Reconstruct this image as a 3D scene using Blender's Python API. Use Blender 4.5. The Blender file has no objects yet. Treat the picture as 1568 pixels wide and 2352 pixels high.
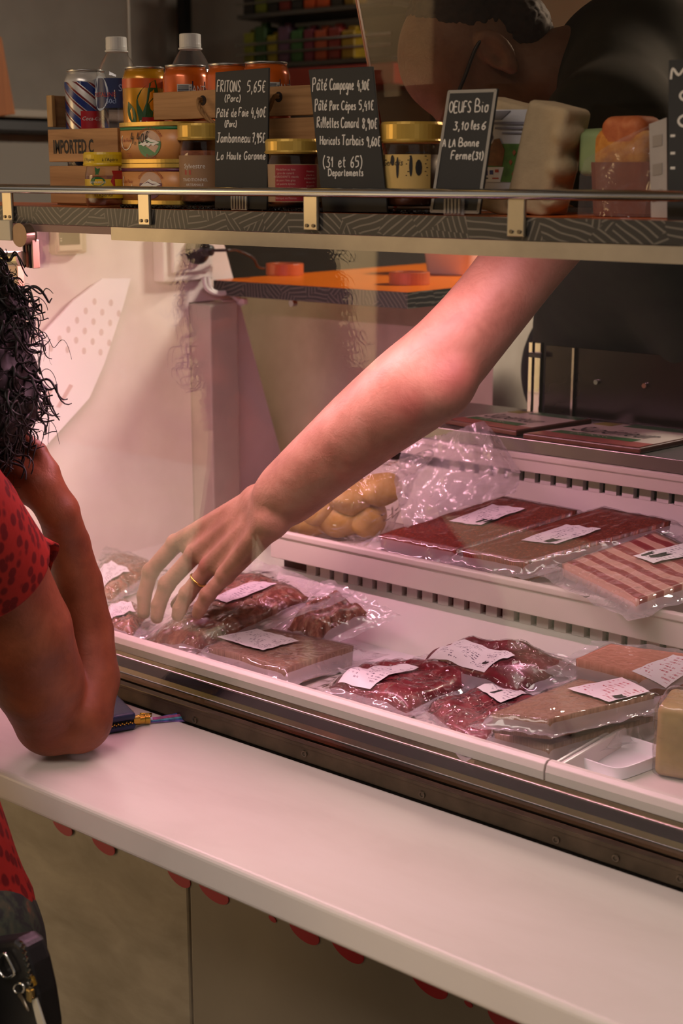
import bpy, bmesh, math, random
import numpy as np
from mathutils import Vector, Matrix, noise as mnoise

sc = bpy.context.scene
COL = sc.collection
rnd = random.Random(7)

# ------------------------------------------------------------------ camera
F_PX, CX, CY = 3300.0, 784.0, 1176.0
EYE = np.array([0.0, 0.0, 1.60])
PITCH, AZ = math.atan(776 / 3300.0), math.radians(129.7)
FWD = np.array([math.cos(AZ) * math.cos(PITCH), math.sin(AZ) * math.cos(PITCH), -math.sin(PITCH)])
RGT = np.array([math.sin(AZ), -math.cos(AZ), 0.0])
UPV = np.cross(RGT, FWD)
cam = bpy.data.cameras.new('camera')
cam.sensor_fit = 'HORIZONTAL'; cam.sensor_width = 36.0; cam.lens = 36.0 * F_PX / 1568.0
cam.clip_start = 0.05; cam.clip_end = 60
cam.dof.use_dof = True; cam.dof.focus_distance = 1.86; cam.dof.aperture_fstop = 8.5
cam_o = bpy.data.objects.new('camera', cam); COL.objects.link(cam_o)
m3 = Matrix([RGT, UPV, -FWD]).transposed()
cam_o.matrix_world = Matrix.Translation(Vector(EYE)) @ m3.to_4x4()
sc.camera = cam_o

# ------------------------------------------------------------------ world, large lights, exposure
sc.view_settings.view_transform = 'Standard'; sc.view_settings.look = 'None'
sc.view_settings.gamma = 1.0; sc.view_settings.use_curve_mapping = False
sc.view_settings.exposure = 0.0
sc.cycles.transparent_max_bounces = 20
sc.cycles.use_adaptive_sampling = True; sc.cycles.adaptive_threshold = 0.05
sc.cycles.max_bounces = 7; sc.cycles.diffuse_bounces = 3; sc.cycles.glossy_bounces = 4
sc.cycles.caustics_reflective = False; sc.cycles.caustics_refractive = False
sc.cycles.sample_clamp_indirect = 4.0
world = bpy.data.worlds.new('world'); sc.world = world; world.use_nodes = True
bg = world.node_tree.nodes['Background']
bg.inputs[0].default_value = (1.0, 0.88, 0.80, 1); bg.inputs[1].default_value = 0.27
PINK = (1.0, 0.47, 0.62)

def lamp_area(name, loc, target, sx, sy, power, color):
    l = bpy.data.lights.new(name, 'AREA'); l.shape = 'RECTANGLE'; l.size = sx; l.size_y = sy
    l.energy = power; l.color = color
    o = bpy.data.objects.new(name, l); COL.objects.link(o)
    d = Vector(target) - Vector(loc)
    o.location = loc; o.rotation_euler = d.to_track_quat('-Z', 'Y').to_euler()
    return o
# broad unseen fill added over the customers for the hall's ambient light
lamp_area('hall_fill_light', (-0.6, -0.9, 3.6), (-0.9, 1.0, 0.8), 2.2, 1.2, 68, (1.0, 0.86, 0.78))
# unseen light added to brighten the stall canvas that the glass reflects
lamp_area('canvas_fill_light', (-5.6, -1.2, 3.4), (-6.2, -3.0, 0.9), 2.5, 0.8, 1000, (1.0, 0.90, 0.74))

# ceiling lamp inside the van, over the rear counter
lamp_area('van_ceiling_light', (-0.85, 3.0, 2.40), (-1.75, 2.4, 1.4), 0.5, 0.2, 17.0, (1.0, 0.87, 0.72)).data.spread = math.radians(120)
lamp_area('van_wall_fill', (-2.9, 3.0, 2.40), (-2.9, 3.0, 1.4), 0.4, 0.2, 0.4, (1.0, 0.90, 0.78))  # unseen fill added to brighten the far left wall

# ------------------------------------------------------------------ placing helpers
def ray(x, y): return FWD + RGT * (x - CX) / F_PX - UPV * (y - CY) / F_PX
def onY(x, y, Y): r = ray(x, y); return EYE + r * ((Y - EYE[1]) / r[1])
def onZ(x, y, Z): r = ray(x, y); return EYE + r * ((Z - EYE[2]) / r[2])
def onX(x, y, X): r = ray(x, y); return EYE + r * ((X - EYE[0]) / r[0])
def onP(x, y, p, n):
    r = ray(x, y); return EYE + r * (np.dot(np.array(p) - EYE, n) / np.dot(r, n))
def V(*a): return np.array(a, float)
def unit(v): v = np.array(v, float); return v / (np.linalg.norm(v) + 1e-12)

# ------------------------------------------------------------------ materials
def lin(h):
    h = h.lstrip('#'); o = []
    for i in (0, 2, 4):
        c = int(h[i:i + 2], 16) / 255.0
        o.append(c / 12.92 if c <= 0.04045 else ((c + 0.055) / 1.055) ** 2.4)
    return (o[0], o[1], o[2], 1.0)
MATS = {}
class NT:
    def __init__(s, name):
        s.m = bpy.data.materials.new(name); s.m.use_nodes = True
        s.t = s.m.node_tree; s.t.nodes.clear()
        s.out = s.t.nodes.new('ShaderNodeOutputMaterial')
    def n(s, typ, **kw):
        nd = s.t.nodes.new('ShaderNode' + typ)
        for k, v in kw.items():
            if k.startswith('i_'): nd.inputs[k[2:].replace('_', ' ')].default_value = v
            else: setattr(nd, k, v)
        return nd
    def l(s, a, b): s.t.links.new(a, b)
    def coord(s, kind='Object', scale=(1, 1, 1), rot=(0, 0, 0)):
        tc = s.n('TexCoord'); mp = s.n('Mapping')
        mp.inputs['Scale'].default_value = scale; mp.inputs['Rotation'].default_value = rot
        s.l(tc.outputs[kind], mp.inputs['Vector']); return mp.outputs[0]
    def noise(s, vec, scale, detail=3, rough=0.55, dist=0.0):
        nd = s.n('TexNoise'); s.l(vec, nd.inputs['Vector'])
        nd.inputs['Scale'].default_value = scale; nd.inputs['Detail'].default_value = detail
        nd.inputs['Roughness'].default_value = rough; nd.inputs['Distortion'].default_value = dist
        return nd.outputs['Fac']
    def ramp(s, fac, stops, interp='LINEAR'):
        r = s.n('ValToRGB'); s.l(fac, r.inputs[0]); e = r.color_ramp; e.interpolation = interp
        while len(e.elements) < len(stops): e.elements.new(0.5)
        for el, (p, c) in zip(e.elements, stops):
            el.position = p; el.color = lin(c) if isinstance(c, str) else c
        return r.outputs[0]
    def math(s, op, a, b=None, c=None):
        m = s.n('Math', operation=op)
        for i, v in enumerate((a, b, c)):
            if v is None: continue
            if isinstance(v, (int, float)): m.inputs[i].default_value = v
            else: s.l(v, m.inputs[i])
        return m.outputs[0]
    def bump(s, h, strength=0.3, dist=0.002):
        b = s.n('Bump'); b.inputs['Strength'].default_value = strength; b.inputs['Distance'].default_value = dist
        s.l(h, b.inputs['Height']); return b.outputs[0]
    def principled(s, color=None, rough=0.5, metal=0.0, spec=0.5, normal=None, coat=0.0, trans=0.0):
        p = s.n('BsdfPrincipled')
        if color is not None:
            if isinstance(color, tuple): p.inputs['Base Color'].default_value = color
            elif isinstance(color, str): p.inputs['Base Color'].default_value = lin(color)
            else: s.l(color, p.inputs['Base Color'])
        if isinstance(rough, (int, float)): p.inputs['Roughness'].default_value = rough
        else: s.l(rough, p.inputs['Roughness'])
        p.inputs['Metallic'].default_value = metal
        p.inputs['Specular IOR Level'].default_value = spec
        p.inputs['Coat Weight'].default_value = coat; p.inputs['Coat Roughness'].default_value = 0.08
        p.inputs['Transmission Weight'].default_value = trans
        if normal is not None: s.l(normal, p.inputs['Normal'])
        return p
    def done(s, sh): s.l(sh.outputs[0], s.out.inputs[0]); return s.m

def mat(color, rough=0.5, metal=0.0, spec=0.5, var=0.0, scale=20, bump=0.0, bscale=200, coat=0.0):
    key = (color, rough, metal, spec, var, scale, bump, bscale, coat)
    if key in MATS: return MATS[key]
    t = NT('m_' + color.strip('#'))
    co = color
    if var > 0:
        v = t.coord(); f = t.noise(v, scale, 4)
        c = lin(color)
        lo = tuple(x * (1 - var) for x in c[:3]) + (1,); hi = tuple(min(1, x * (1 + var)) for x in c[:3]) + (1,)
        co = t.ramp(f, [(0.3, lo), (0.7, hi)])
    nm = None
    if bump > 0: nm = t.bump(t.noise(t.coord(), bscale, 3), bump, 0.001)
    MATS[key] = t.done(t.principled(co, rough, metal, spec, nm, coat)); return MATS[key]

def glass_mat(name, ior=1.5, tint=(1, 1, 1, 1), rough=0.0, milk=0.0, milk_col=(1, 1, 1, 1), bump=0.0, bscale=60.0, boost=1.0, stretch=(1, 1, 1), bdist=0.004, bdetail=3):
    if name in MATS: return MATS[name]
    t = NT(name)
    g = t.n('NewGeometry')
    mi = t.n('Mix'); mi.data_type = 'FLOAT'
    mi.inputs[2].default_value = ior; mi.inputs[3].default_value = 1.0 / ior
    t.l(g.outputs['Backfacing'], mi.inputs[0])
    fr = t.n('Fresnel'); t.l(mi.outputs[0], fr.inputs['IOR'])
    fac = fr.outputs[0]
    if boost != 1.0: fac = t.math('MINIMUM', t.math('MULTIPLY', fac, boost), 1.0)
    gl = t.n('BsdfGlossy'); gl.inputs['Roughness'].default_value = rough
    tr = t.n('BsdfTransparent'); tr.inputs[0].default_value = tint
    base = tr.outputs[0]
    if bump > 0:
        h = t.noise(t.coord('Object', stretch), bscale, bdetail, 0.5, 0.6)
        nrm = t.bump(h, bump, bdist); t.l(nrm, gl.inputs['Normal']); t.l(nrm, fr.inputs['Normal'])
    if milk > 0:
        df = t.n('BsdfDiffuse'); df.inputs[0].default_value = milk_col
        tl = t.n('BsdfTranslucent'); tl.inputs[0].default_value = milk_col
        mx0 = t.n('MixShader'); mx0.inputs[0].default_value = 0.45
        t.l(df.outputs[0], mx0.inputs[1]); t.l(tl.outputs[0], mx0.inputs[2])
        mx = t.n('MixShader'); mx.inputs[0].default_value = milk
        t.l(base, mx.inputs[1]); t.l(mx0.outputs[0], mx.inputs[2]); base = mx.outputs[0]
    ms = t.n('MixShader'); t.l(fac, ms.inputs[0]); t.l(base, ms.inputs[1]); t.l(gl.outputs[0], ms.inputs[2])
    MATS[name] = t.done(ms); return MATS[name]

def emit_mat(name, col, s):
    if name in MATS: return MATS[name]
    t = NT(name); e = t.n('Emission'); e.inputs[0].default_value = col; e.inputs[1].default_value = s
    MATS[name] = t.done(e); return MATS[name]

# ------------------------------------------------------------------ mesh building
def wpos(o):
    p = np.zeros(3)
    while o is not None: p += np.array(o.location); o = o.parent
    return p
def link_mesh(name, verts, faces, material, parent=None, smooth=False, bevel=0.0, segs=2, uvs=None, loc=None, weld=False):
    verts = np.asarray(verts, float)
    if parent is not None: off = wpos(parent)
    elif loc is not None: off = np.asarray(loc, float)
    else:
        lo, hi = verts.min(0), verts.max(0); off = V((lo[0] + hi[0]) / 2, (lo[1] + hi[1]) / 2, lo[2])
    me = bpy.data.meshes.new(name)
    me.from_pydata((verts - off).tolist(), [], faces if isinstance(faces, list) else faces.tolist())
    me.update()
    if uvs is not None:
        ul = me.uv_layers.new(name='UVMap')
        li = np.empty(len(me.loops), np.int32); me.loops.foreach_get('vertex_index', li)
        ul.data.foreach_set('uv', np.asarray(uvs, np.float32)[li].ravel())
    if smooth: me.polygons.foreach_set('use_smooth', [True] * len(me.polygons))
    me.materials.append(material)
    o = bpy.data.objects.new(name, me); COL.objects.link(o)
    if parent is not None: o.parent = parent
    else: o.location = off
    if bevel > 0:
        b = o.modifiers.new('bevel', 'BEVEL'); b.width = bevel; b.segments = segs; b.limit_method = 'ANGLE'
        b.angle_limit = math.radians(35); b.harden_normals = False
    return o
def tag(o, label=None, cat=None, group=None, kind=None):
    if label: o['label'] = label
    if cat: o['category'] = cat
    if group: o['group'] = group
    if kind: o['kind'] = kind
    return o
def thing(name, loc, label, cat, group=None):
    o = bpy.data.objects.new(name, None); COL.objects.link(o); o.location = loc; o.empty_display_size = 0.03
    return tag(o, label, cat, group)

class MB:
    def __init__(s): s.v = []; s.f = []; s.uv = []
    def add(s, vs, fs):
        b = len(s.v); s.v += [tuple(p) for p in vs]; s.f += [tuple(i + b for i in f) for f in fs]; return s
    def box(s, c, d, R=None):
        c = np.array(c, float); h = np.array(d, float) / 2
        pts = [V(x, y, z) * h for x in (-1, 1) for y in (-1, 1) for z in (-1, 1)]
        if R is not None: pts = [np.array(R) @ p for p in pts]
        return s.add([c + p for p in pts], [(0, 1, 3, 2), (4, 6, 7, 5), (0, 4, 5, 1), (2, 3, 7, 6), (0, 2, 6, 4), (1, 5, 7, 3)])
    def bb(s, lo, hi):
        lo = np.array(lo, float); hi = np.array(hi, float); return s.box((lo + hi) / 2, hi - lo)
    def slab(s, quad, thick, nrm=None):
        q = [np.array(p, float) for p in quad]
        n = unit(np.cross(q[1] - q[0], q[2] - q[0])) if nrm is None else unit(nrm)
        k = len(q)
        b = [p - n * thick for p in q]
        fs = [tuple(range(k)), tuple(range(2 * k - 1, k - 1, -1))]
        fs += [(i, k + i, k + (i + 1) % k, (i + 1) % k) for i in range(k)]
        return s.add(q + b, fs)
    def tube(s, path, r, n=8, closed=False, caps=True):
        P = [np.array(p, float) for p in path]; m = len(P)
        R = r if hasattr(r, '__len__') else [r] * m
        vs = []; ref = None
        for i in range(m):
            a = P[(i - 1) % m] if (closed or i > 0) else P[i]; b = P[(i + 1) % m] if (closed or i < m - 1) else P[i]
            t = unit(b - a)
            if ref is None:
                ref = np.cross(t, V(0, 0, 1) if abs(t[2]) < 0.9 else V(1, 0, 0))
            ref = unit(ref - t * np.dot(ref, t)); w = np.cross(t, ref)
            for k in range(n):
                a_ = 2 * math.pi * k / n
                vs.append(P[i] + R[i] * (math.cos(a_) * ref + math.sin(a_) * w))
        fs = []
        for i in range(m if closed else m - 1):
            for k in range(n):
                j = (i + 1) % m
                fs.append((i * n + k, j * n + k, j * n + (k + 1) % n, i * n + (k + 1) % n)[::-1])
        if caps and not closed:
            fs.append(tuple(range(n))); fs.append(tuple((m - 1) * n + k for k in range(n))[::-1])
        return s.add(vs, fs)
    def cyl(s, a, b, r, n=20): return s.tube([a, b], r, n)
    def lathe(s, prof, c, n=32, a0=0.0, a1=None, sx=1.0, sy=1.0, p=2.0):
        full = a1 is None; m = n if full else n + 1
        if full: a1 = a0 + 2 * math.pi
        vs = []
        for (r, z) in prof:
            for k in range(m):
                a = a0 + (a1 - a0) * k / n
                cx, sn = math.cos(a), math.sin(a)
                q = (abs(cx) ** p + abs(sn) ** p) ** (-1 / p)
                vs.append((c[0] + r * sx * cx * q, c[1] + r * sy * sn * q, c[2] + z))
        fs = []
        for i in range(len(prof) - 1):
            for k in range(n):
                k2 = (k + 1) % m
                fs.append((i * m + k, i * m + k2, (i + 1) * m + k2, (i + 1) * m + k))
        if full:
            if prof[0][0] > 1e-6: fs.append(tuple(range(m))[::-1])
            if prof[-1][0] > 1e-6: fs.append(tuple((len(prof) - 1) * m + k for k in range(m)))
        return s.add(vs, fs)
    def grid(s, P):           # P[i][j] points
        n, m = len(P), len(P[0])
        vs = [P[i][j] for i in range(n) for j in range(m)]
        fs = [(i * m + j, (i + 1) * m + j, (i + 1) * m + j + 1, i * m + j + 1) for i in range(n - 1) for j in range(m - 1)]
        return s.add(vs, fs)
    def build(s, name, material, parent=None, smooth=False, bevel=0.0, segs=2, uvs=None, loc=None):
        return link_mesh(name, s.v, s.f, material, parent, smooth, bevel, segs, uvs, loc)

def smoothpath(pts, sub=6):
    P = [np.array(p, float) for p in pts]; out = []
    for i in range(len(P) - 1):
        p0 = P[max(i - 1, 0)]; p1 = P[i]; p2 = P[i + 1]; p3 = P[min(i + 2, len(P) - 1)]
        for k in range(sub):
            t = k / sub
            out.append(0.5 * ((2 * p1) + (-p0 + p2) * t + (2 * p0 - 5 * p1 + 4 * p2 - p3) * t * t + (-p0 + 3 * p1 - 3 * p2 + p3) * t ** 3))
    out.append(P[-1]); return out

# ------------------------------------------------------------------ soft solids (distance field -> surface net)
def sdf_mesh(prims, vox, k=0.01):
    lo = np.full(3, 1e9); hi = -lo
    bbs = []
    for p in prims:
        if p[0] == 'k': bbs.append((None, None)); continue
        if p[0] == 'c':
            a, b, ra, rb = V(*p[1]), V(*p[2]), p[3], p[4]
            l = np.minimum(a - ra, b - rb); h = np.maximum(a + ra, b + rb)
        elif p[0] == 'e':
            r = max(p[2]); l = V(*p[1]) - r; h = V(*p[1]) + r
        else:
            r = np.linalg.norm(p[2]); l = V(*p[1]) - r; h = V(*p[1]) + r
        bbs.append((l, h))
        if not (isinstance(p[-1], str) and p[-1] == 'sub'): lo = np.minimum(lo, l); hi = np.maximum(hi, h)
    lo = lo - 3 * vox; hi = hi + 3 * vox
    n = np.ceil((hi - lo) / vox).astype(int) + 1
    fld = np.full(n, 1.0, np.float32)
    ax = [lo[i] + vox * np.arange(n[i]) for i in range(3)]
    for p, (l, h) in zip(prims, bbs):
        if p[0] == 'k': k = p[1]; continue
        i0 = np.clip(np.floor((l - k - 2 * vox - lo) / vox).astype(int), 0, n - 1); i1 = np.clip(np.ceil((h + k + 2 * vox - lo) / vox).astype(int) + 1, 1, n)
        if np.any(i1 <= i0): continue
        X = ax[0][i0[0]:i1[0], None, None]; Y = ax[1][None, i0[1]:i1[1], None]; Z = ax[2][None, None, i0[2]:i1[2]]
        if p[0] == 'c':
            a, b, ra, rb = V(*p[1]), V(*p[2]), p[3], p[4]
            ab = b - a; L2 = max(ab @ ab, 1e-12)
            t = np.clip(((X - a[0]) * ab[0] + (Y - a[1]) * ab[1] + (Z - a[2]) * ab[2]) / L2, 0, 1)
            d = np.sqrt((X - a[0] - t * ab[0]) ** 2 + (Y - a[1] - t * ab[1]) ** 2 + (Z - a[2] - t * ab[2]) ** 2) - (ra + (rb - ra) * t)
        else:
            R = np.array(p[3]) if p[3] is not None else np.eye(3)    # columns = local axes
            c = V(*p[1]); dx, dy, dz = X - c[0], Y - c[1], Z - c[2]
            q = [dx * R[0, i] + dy * R[1, i] + dz * R[2, i] for i in range(3)]
            if p[0] == 'e':
                r = p[2]
                k0 = np.sqrt(sum((q[i] / r[i]) ** 2 for i in range(3))); k1 = np.sqrt(sum((q[i] / r[i] ** 2) ** 2 for i in range(3)))
                d = k0 * (k0 - 1) / np.maximum(k1, 1e-6)
            else:
                r = p[2]; rr = p[4]
                qq = [np.abs(q[i]) - (r[i] - rr) for i in range(3)]
                d = np.sqrt(sum(np.maximum(x, 0) ** 2 for x in qq)) + np.minimum(np.maximum(np.maximum(qq[0], qq[1]), qq[2]), 0) - rr
        sl = tuple(slice(i0[i], i1[i]) for i in range(3))
        a_ = fld[sl]; d = d.astype(np.float32)
        if isinstance(p[-1], str) and p[-1] == 'sub':
            na = -a_; hh = np.clip(0.5 + 0.5 * (d - na) / k, 0, 1); fld[sl] = -(d * (1 - hh) + na * hh - k * hh * (1 - hh))
        else:
            hh = np.clip(0.5 + 0.5 * (d - a_) / k, 0, 1); fld[sl] = d * (1 - hh) + a_ * hh - k * hh * (1 - hh)
    s = fld < 0
    cnt = np.zeros(n - 1, np.int8)
    offs = [(i, j, l) for i in (0, 1) for j in (0, 1) for l in (0, 1)]
    for (i, j, l) in offs: cnt += s[i:n[0] - 1 + i, j:n[1] - 1 + j, l:n[2] - 1 + l]
    act = np.argwhere((cnt > 0) & (cnt < 8))
    vals = np.stack([fld[act[:, 0] + i, act[:, 1] + j, act[:, 2] + l] for (i, j, l) in offs], 1)
    pos = np.zeros((len(act), 3)); num = np.zeros(len(act))
    for a in range(8):
        for b in range(a + 1, 8):
            oa, ob = np.array(offs[a]), np.array(offs[b])
            if np.abs(oa - ob).sum() != 1: continue
            m = (vals[:, a] < 0) != (vals[:, b] < 0)
            t = vals[m, a] / (vals[m, a] - vals[m, b])
            pos[m] += oa + (ob - oa) * t[:, None]; num[m] += 1
    pos = lo + (act + pos / num[:, None]) * vox
    idx = np.full(n - 1, -1, np.int32); idx[act[:, 0], act[:, 1], act[:, 2]] = np.arange(len(act))
    faces = []
    for d in range(3):
        u, w = (d + 1) % 3, (d + 2) % 3
        sa = [slice(None)] * 3; sb = [slice(None)] * 3; sa[d] = slice(0, n[d] - 1); sb[d] = slice(1, n[d])
        A = s[tuple(sa)]; B = s[tuple(sb)]
        e = np.argwhere(A != B)
        e = e[(e[:, u] > 0) & (e[:, w] > 0) & (e[:, u] < n[u] - 1) & (e[:, w] < n[w] - 1)]
        ins = A[e[:, 0], e[:, 1], e[:, 2]]
        q = []
        for (du, dw) in ((0, 0), (-1, 0), (-1, -1), (0, -1)):
            c = e.copy(); c[:, u] += du; c[:, w] += dw; q.append(idx[c[:, 0], c[:, 1], c[:, 2]])
        q = np.stack(q, 1); q[~ins] = q[~ins][:, ::-1]
        faces.append(q)
    return pos, np.concatenate(faces)
def join_meshes(lst):
    vs, fs, b = [], [], 0
    for v, f in lst:
        vs.append(v); fs.append(np.asarray(f) + b); b += len(v)
    return np.concatenate(vs), np.concatenate(fs)

# ------------------------------------------------------------------ lettering
_tc = {}
def text_geo(txt, size=1.0, shear=0.0, bold=0.0):
    key = (txt, shear, bold)
    if key not in _tc:
        cu = bpy.data.curves.new('lettering', 'FONT'); cu.body = txt; cu.size = 1.0; cu.shear = shear; cu.offset = bold; cu.resolution_u = 2
        o = bpy.data.objects.new('lettering', cu); COL.objects.link(o)
        dg = bpy.context.evaluated_depsgraph_get(); dg.update()
        ev = o.evaluated_get(dg); me = ev.to_mesh()
        vs = np.array([v.co[:] for v in me.vertices]) if len(me.vertices) else np.zeros((0, 3))
        fs = [tuple(p.vertices) for p in me.polygons]
        ev.to_mesh_clear(); bpy.data.objects.remove(o); bpy.data.curves.remove(cu)
        _tc[key] = (vs, fs)
    vs, fs = _tc[key]
    return vs[:, :2] * size, fs
# hand lettering: strokes on a grid, baseline y=0, capitals 7, small letters 4
G = {
 'A': (5, '00 27 40;1,3 3.4,3'), 'B': (4.6, '00 07 27.2 35.6 23.8 0,3.6;2,3.7 4,2.6 3.4,0.4 0,0'), 'C': (4.6, '4,6 2.6,7 .8,5.6 .2,3 1,.6 2.6,0 4,.9'),
 'D': (4.8, '00 07;0,7 2.6,6.6 4.2,4 3.4,1 0,0'), 'E': (4, '3.6,7 0,6.8 0,0 3.6,0;0,3.6 2.8,3.6'), 'F': (4, '0,0 .4,6.8 3.8,7;.2,3.6 2.8,3.8'),
 'G': (4.8, '4,6 2.4,7 .6,5.4 .2,2.6 1.4,.2 3.4,.4 3.8,2.6 2.4,2.8'), 'H': (4.6, '0,0 .2,7;3.8,0 4,7;0,3.4 4,3.8'), 'I': (1.6, '.6,0 .8,7'),
 'J': (4, '.6,6.8 4,7;2.4,7 2.2,1.4 1.2,0 0,1.2'), 'L': (3.8, '.4,7 0,0 3.2,.2'), 'M': (5.4, '0,0 .6,6.6 2.4,2.6 4.4,6.8 5,0'), 'N': (4.6, '0,0 .4,6.6 3.4,.4 4,7'),
 'O': (4.8, '2,7 .4,5.4 .2,2 2,0 3.8,1.6 4,5 2,7'), 'P': (4.2, '.2,-1 .6,7;.4,6.6 2.8,7 3.6,5 2.4,3.6 .6,3.4'), 'R': (4.6, '0,0 .4,7;.2,6.6 2.8,7 3.4,5 .6,3.6 3.8,0'),
 'S': (4, '3.6,6.2 2,7 .4,5.6 1.6,3.8 3.2,2.2 2.4,.2 0,.6'), 'T': (4.4, '0,6.8 4.2,7;2.2,7 1.8,0'), 'U': (4.6, '.2,7 .2,1.6 1.8,0 3.6,1.4 4,7 4,0'),
 'a': (3.6, '2.8,3.4 1.4,4 .2,2.6 .4,.4 1.6,.2 2.8,2.2 2.8,3.8 2.8,.6 3.6,.4'), 'b': (3.4, '.2,7 .2,.2;.2,2.6 1.6,3.8 2.8,2.4 2.2,.2 .2,.4'), 'c': (3, '2.6,3.4 1.2,4 .2,2 1,.2 2.8,.6'),
 'd': (3.6, '2.6,3.4 1.2,3.8 .2,2 1,.2 2.4,1.4 2.8,7 2.6,.4 3.4,.3'), 'e': (3, '.4,1.8 2.4,2.6 1.8,4 .6,3.4 .2,1.4 1.2,0 2.8,.8'), 'f': (2.8, '2.8,6.4 1.8,7 1.2,5 1,-.4;.2,3.8 2.4,4'),
 'g': (3.4, '2.6,3.6 1.2,4 .2,2.4 1,.6 2.6,2.4 2.8,3.8 2.6,-2.4 1.4,-3 .6,-2'), 'h': (3.6, '.4,7 .2,0;.2,2.4 1.6,4 2.6,2.8 2.6,.4 3.4,.3'), 'i': (1.6, '.4,3.8 .4,.4 1.2,.2;.5,5.3 .7,5.5'),
 'l': (2, '.2,.6 1.4,5.4 .9,7 .3,5 .5,.6 1.6,.4'), 'm': (5, '0,4 .2,0;.2,2.6 1.3,4 2,2.8 2,0;2,2.6 3.1,4 4,2.8 4,.4 4.8,.3'), 'n': (3.4, '0,4 .2,0;.2,2.6 1.5,4 2.4,2.8 2.4,.4 3.2,.3'),
 'o': (3.2, '1.4,4 .2,2.6 .6,.2 2.2,.4 2.6,2.8 1.4,4 3,3.6'), 'p': (3.4, '.2,4 .2,-3;.2,2.8 1.6,4 2.8,2.6 2,.4 .3,.6'), 'r': (2.6, '.2,4 .4,.2;.4,2.4 1.2,3.8 2.4,3.6'),
 's': (2.8, '2.4,3.6 1,4 .8,2.8 2.2,1.6 1.8,.2 0,.4'), 't': (2.6, '1.2,6.4 1,.8 2.2,.2;.1,4 2.4,4.2'), 'u': (3.6, '.2,4 .2,1 1.2,.1 2.4,1.6 2.6,4 2.6,.6 3.4,.3'),
 '0': (3.4, '1.6,5.6 .3,4 .4,1 1.6,0 2.8,1.6 2.8,4.4 1.6,5.6'), '1': (2, '.2,4 1.2,6.4 1.1,0'), '3': (3.2, '.4,6.2 2.6,6 1.4,3.8 2.8,2.4 2,.1 -.4,.4'), '4': (3.2, '1.2,6.4 0,2.6 2.8,2.8;2.2,4.4 2,-.8'),
 '5': (3.4, '3.2,6.6 .8,6.6 .4,4 2.4,3.8 2.6,1 .2,0'), '6': (3.2, '2.6,6.6 .6,3.8 .4,.8 1.8,0 2.6,1.6 1.8,3 .5,2.2'), '7': (3, '.1,6.2 2.8,6.6 1.2,0;.6,3.4 2.4,3.6'), '8': (3.2, '2.4,6 1,6.6 .6,5 2.4,2 1.6,0 .3,1.4 2.8,5 2.4,6'),
 '9': (3.2, '2.4,5 1.2,6.6 .3,5 1.2,3.6 2.6,5 2.2,-.8'), ',': (1.6, '.8,.6 .4,-1.6'), '(': (2, '1.4,7.4 .2,4.6 .2,1.4 1.4,-1.2'), ')': (2, '.2,7.4 1.4,4.6 1.2,1 .2,-1.2'), '€': (3.6, '3.4,6.2 1.8,6.6 .6,3 1.6,0 3.2,.4;0,3.8 2.4,4;0,2.6 2.2,2.8'),
 ' ': (2.6, ''), '-': (2.6, '.2,3 2.2,3.2'), '^': (0, '-2.6,5.2 -1.6,6.2 -.8,5'), "'": (0, '-2,5 -.8,6.6'), '`': (0, '-2.2,6.4 -1.2,5.2'), '.': (1.4, '.4,.1 .6,.4'),
}
def _glyph(s):
    st = []
    for part in s.split(';'):
        if not part.strip(): continue
        pts = []
        for tok in part.split():
            if ',' in tok: a, b = tok.split(',')
            else: a, b = tok[0], tok[1:]
            pts.append((float(a), float(b)))
        st.append(pts)
    return st
def hand_strokes(txt):
    x = 0.0; out = []
    for ch in txt:
        w, s = G[ch]
        for pts in _glyph(s):
            P = [V(x + a, b, 0) for a, b in pts]
            P = smoothpath(P, 4) if len(P) > 2 else P
            out.append([(p[0], p[1]) for p in P])
        x += w + (0.9 if w > 0 else 0)
    return out, x - 0.9
def ribbon(mb, P3, w, nrm):
    L = []; n = len(P3)
    for i in range(n):
        t = unit(P3[min(i + 1, n - 1)] - P3[max(i - 1, 0)]); s = np.cross(nrm, t)
        L.append((P3[i] - s * w / 2, P3[i] + s * w / 2))
    vs = [q for ab in L for q in ab]
    mb.add(vs, [(2 * i, 2 * i + 1, 2 * i + 3, 2 * i + 2) for i in range(n - 1)])
def handwrite(mb, txt, fmap, nrm, width, x0, y0, x1, h, slant=0.08, stroke=None):
    st, W = hand_strokes(txt); k = (x1 - x0) / W
    for s in st:
        P = [np.array(fmap(x0 + k * (x + slant * y), y0 + h / 7.0 * y)) for x, y in s]
        ribbon(mb, P, width, nrm)
def clone(o, parent=None):
    c = o.copy(); COL.objects.link(c); c.parent = parent
    for ch in list(o.children): clone(ch, c)
    return c
# ================================================================== the setting
def structure(name, mb, m, **k):
    o = mb.build(name, m, **k); o['kind'] = 'structure'; return o
def mottled(name, c1, c2, c3, scale, rough=0.5, metal=0.0, stretch=(1, 1, 1), bump=0.05):
    t = NT(name); v = t.coord('Object', stretch)
    f = t.noise(v, scale, 5, 0.6, 0.3)
    col = t.ramp(f, [(0.25, c1), (0.5, c2), (0.75, c3)])
    return t.done(t.principled(col, rough, metal, 0.5, t.bump(t.noise(v, scale * 6, 3), bump, 0.002)))
M_TRUCK = mottled('truck_panel', '#857a66', '#9a8f7c', '#ada28e', 7, 0.42, 0.2, (1, 1, 2.2))
M_TRUCK2 = mottled('truck_panel_plain', '#7c7262', '#857a69', '#8d8270', 4, 0.5, 0.1)
M_INNER = mottled('inner_wall', '#8f8478', '#9b9084', '#a69b8e', 3, 0.6)
M_BEIGE = mottled('canvas', '#8d7658', '#a58d6b', '#b9a27e', 2.2, 0.9)
M_GROUND = mottled('concrete', '#7d7263', '#877c6b', '#948976', 1.5, 0.85)
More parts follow.
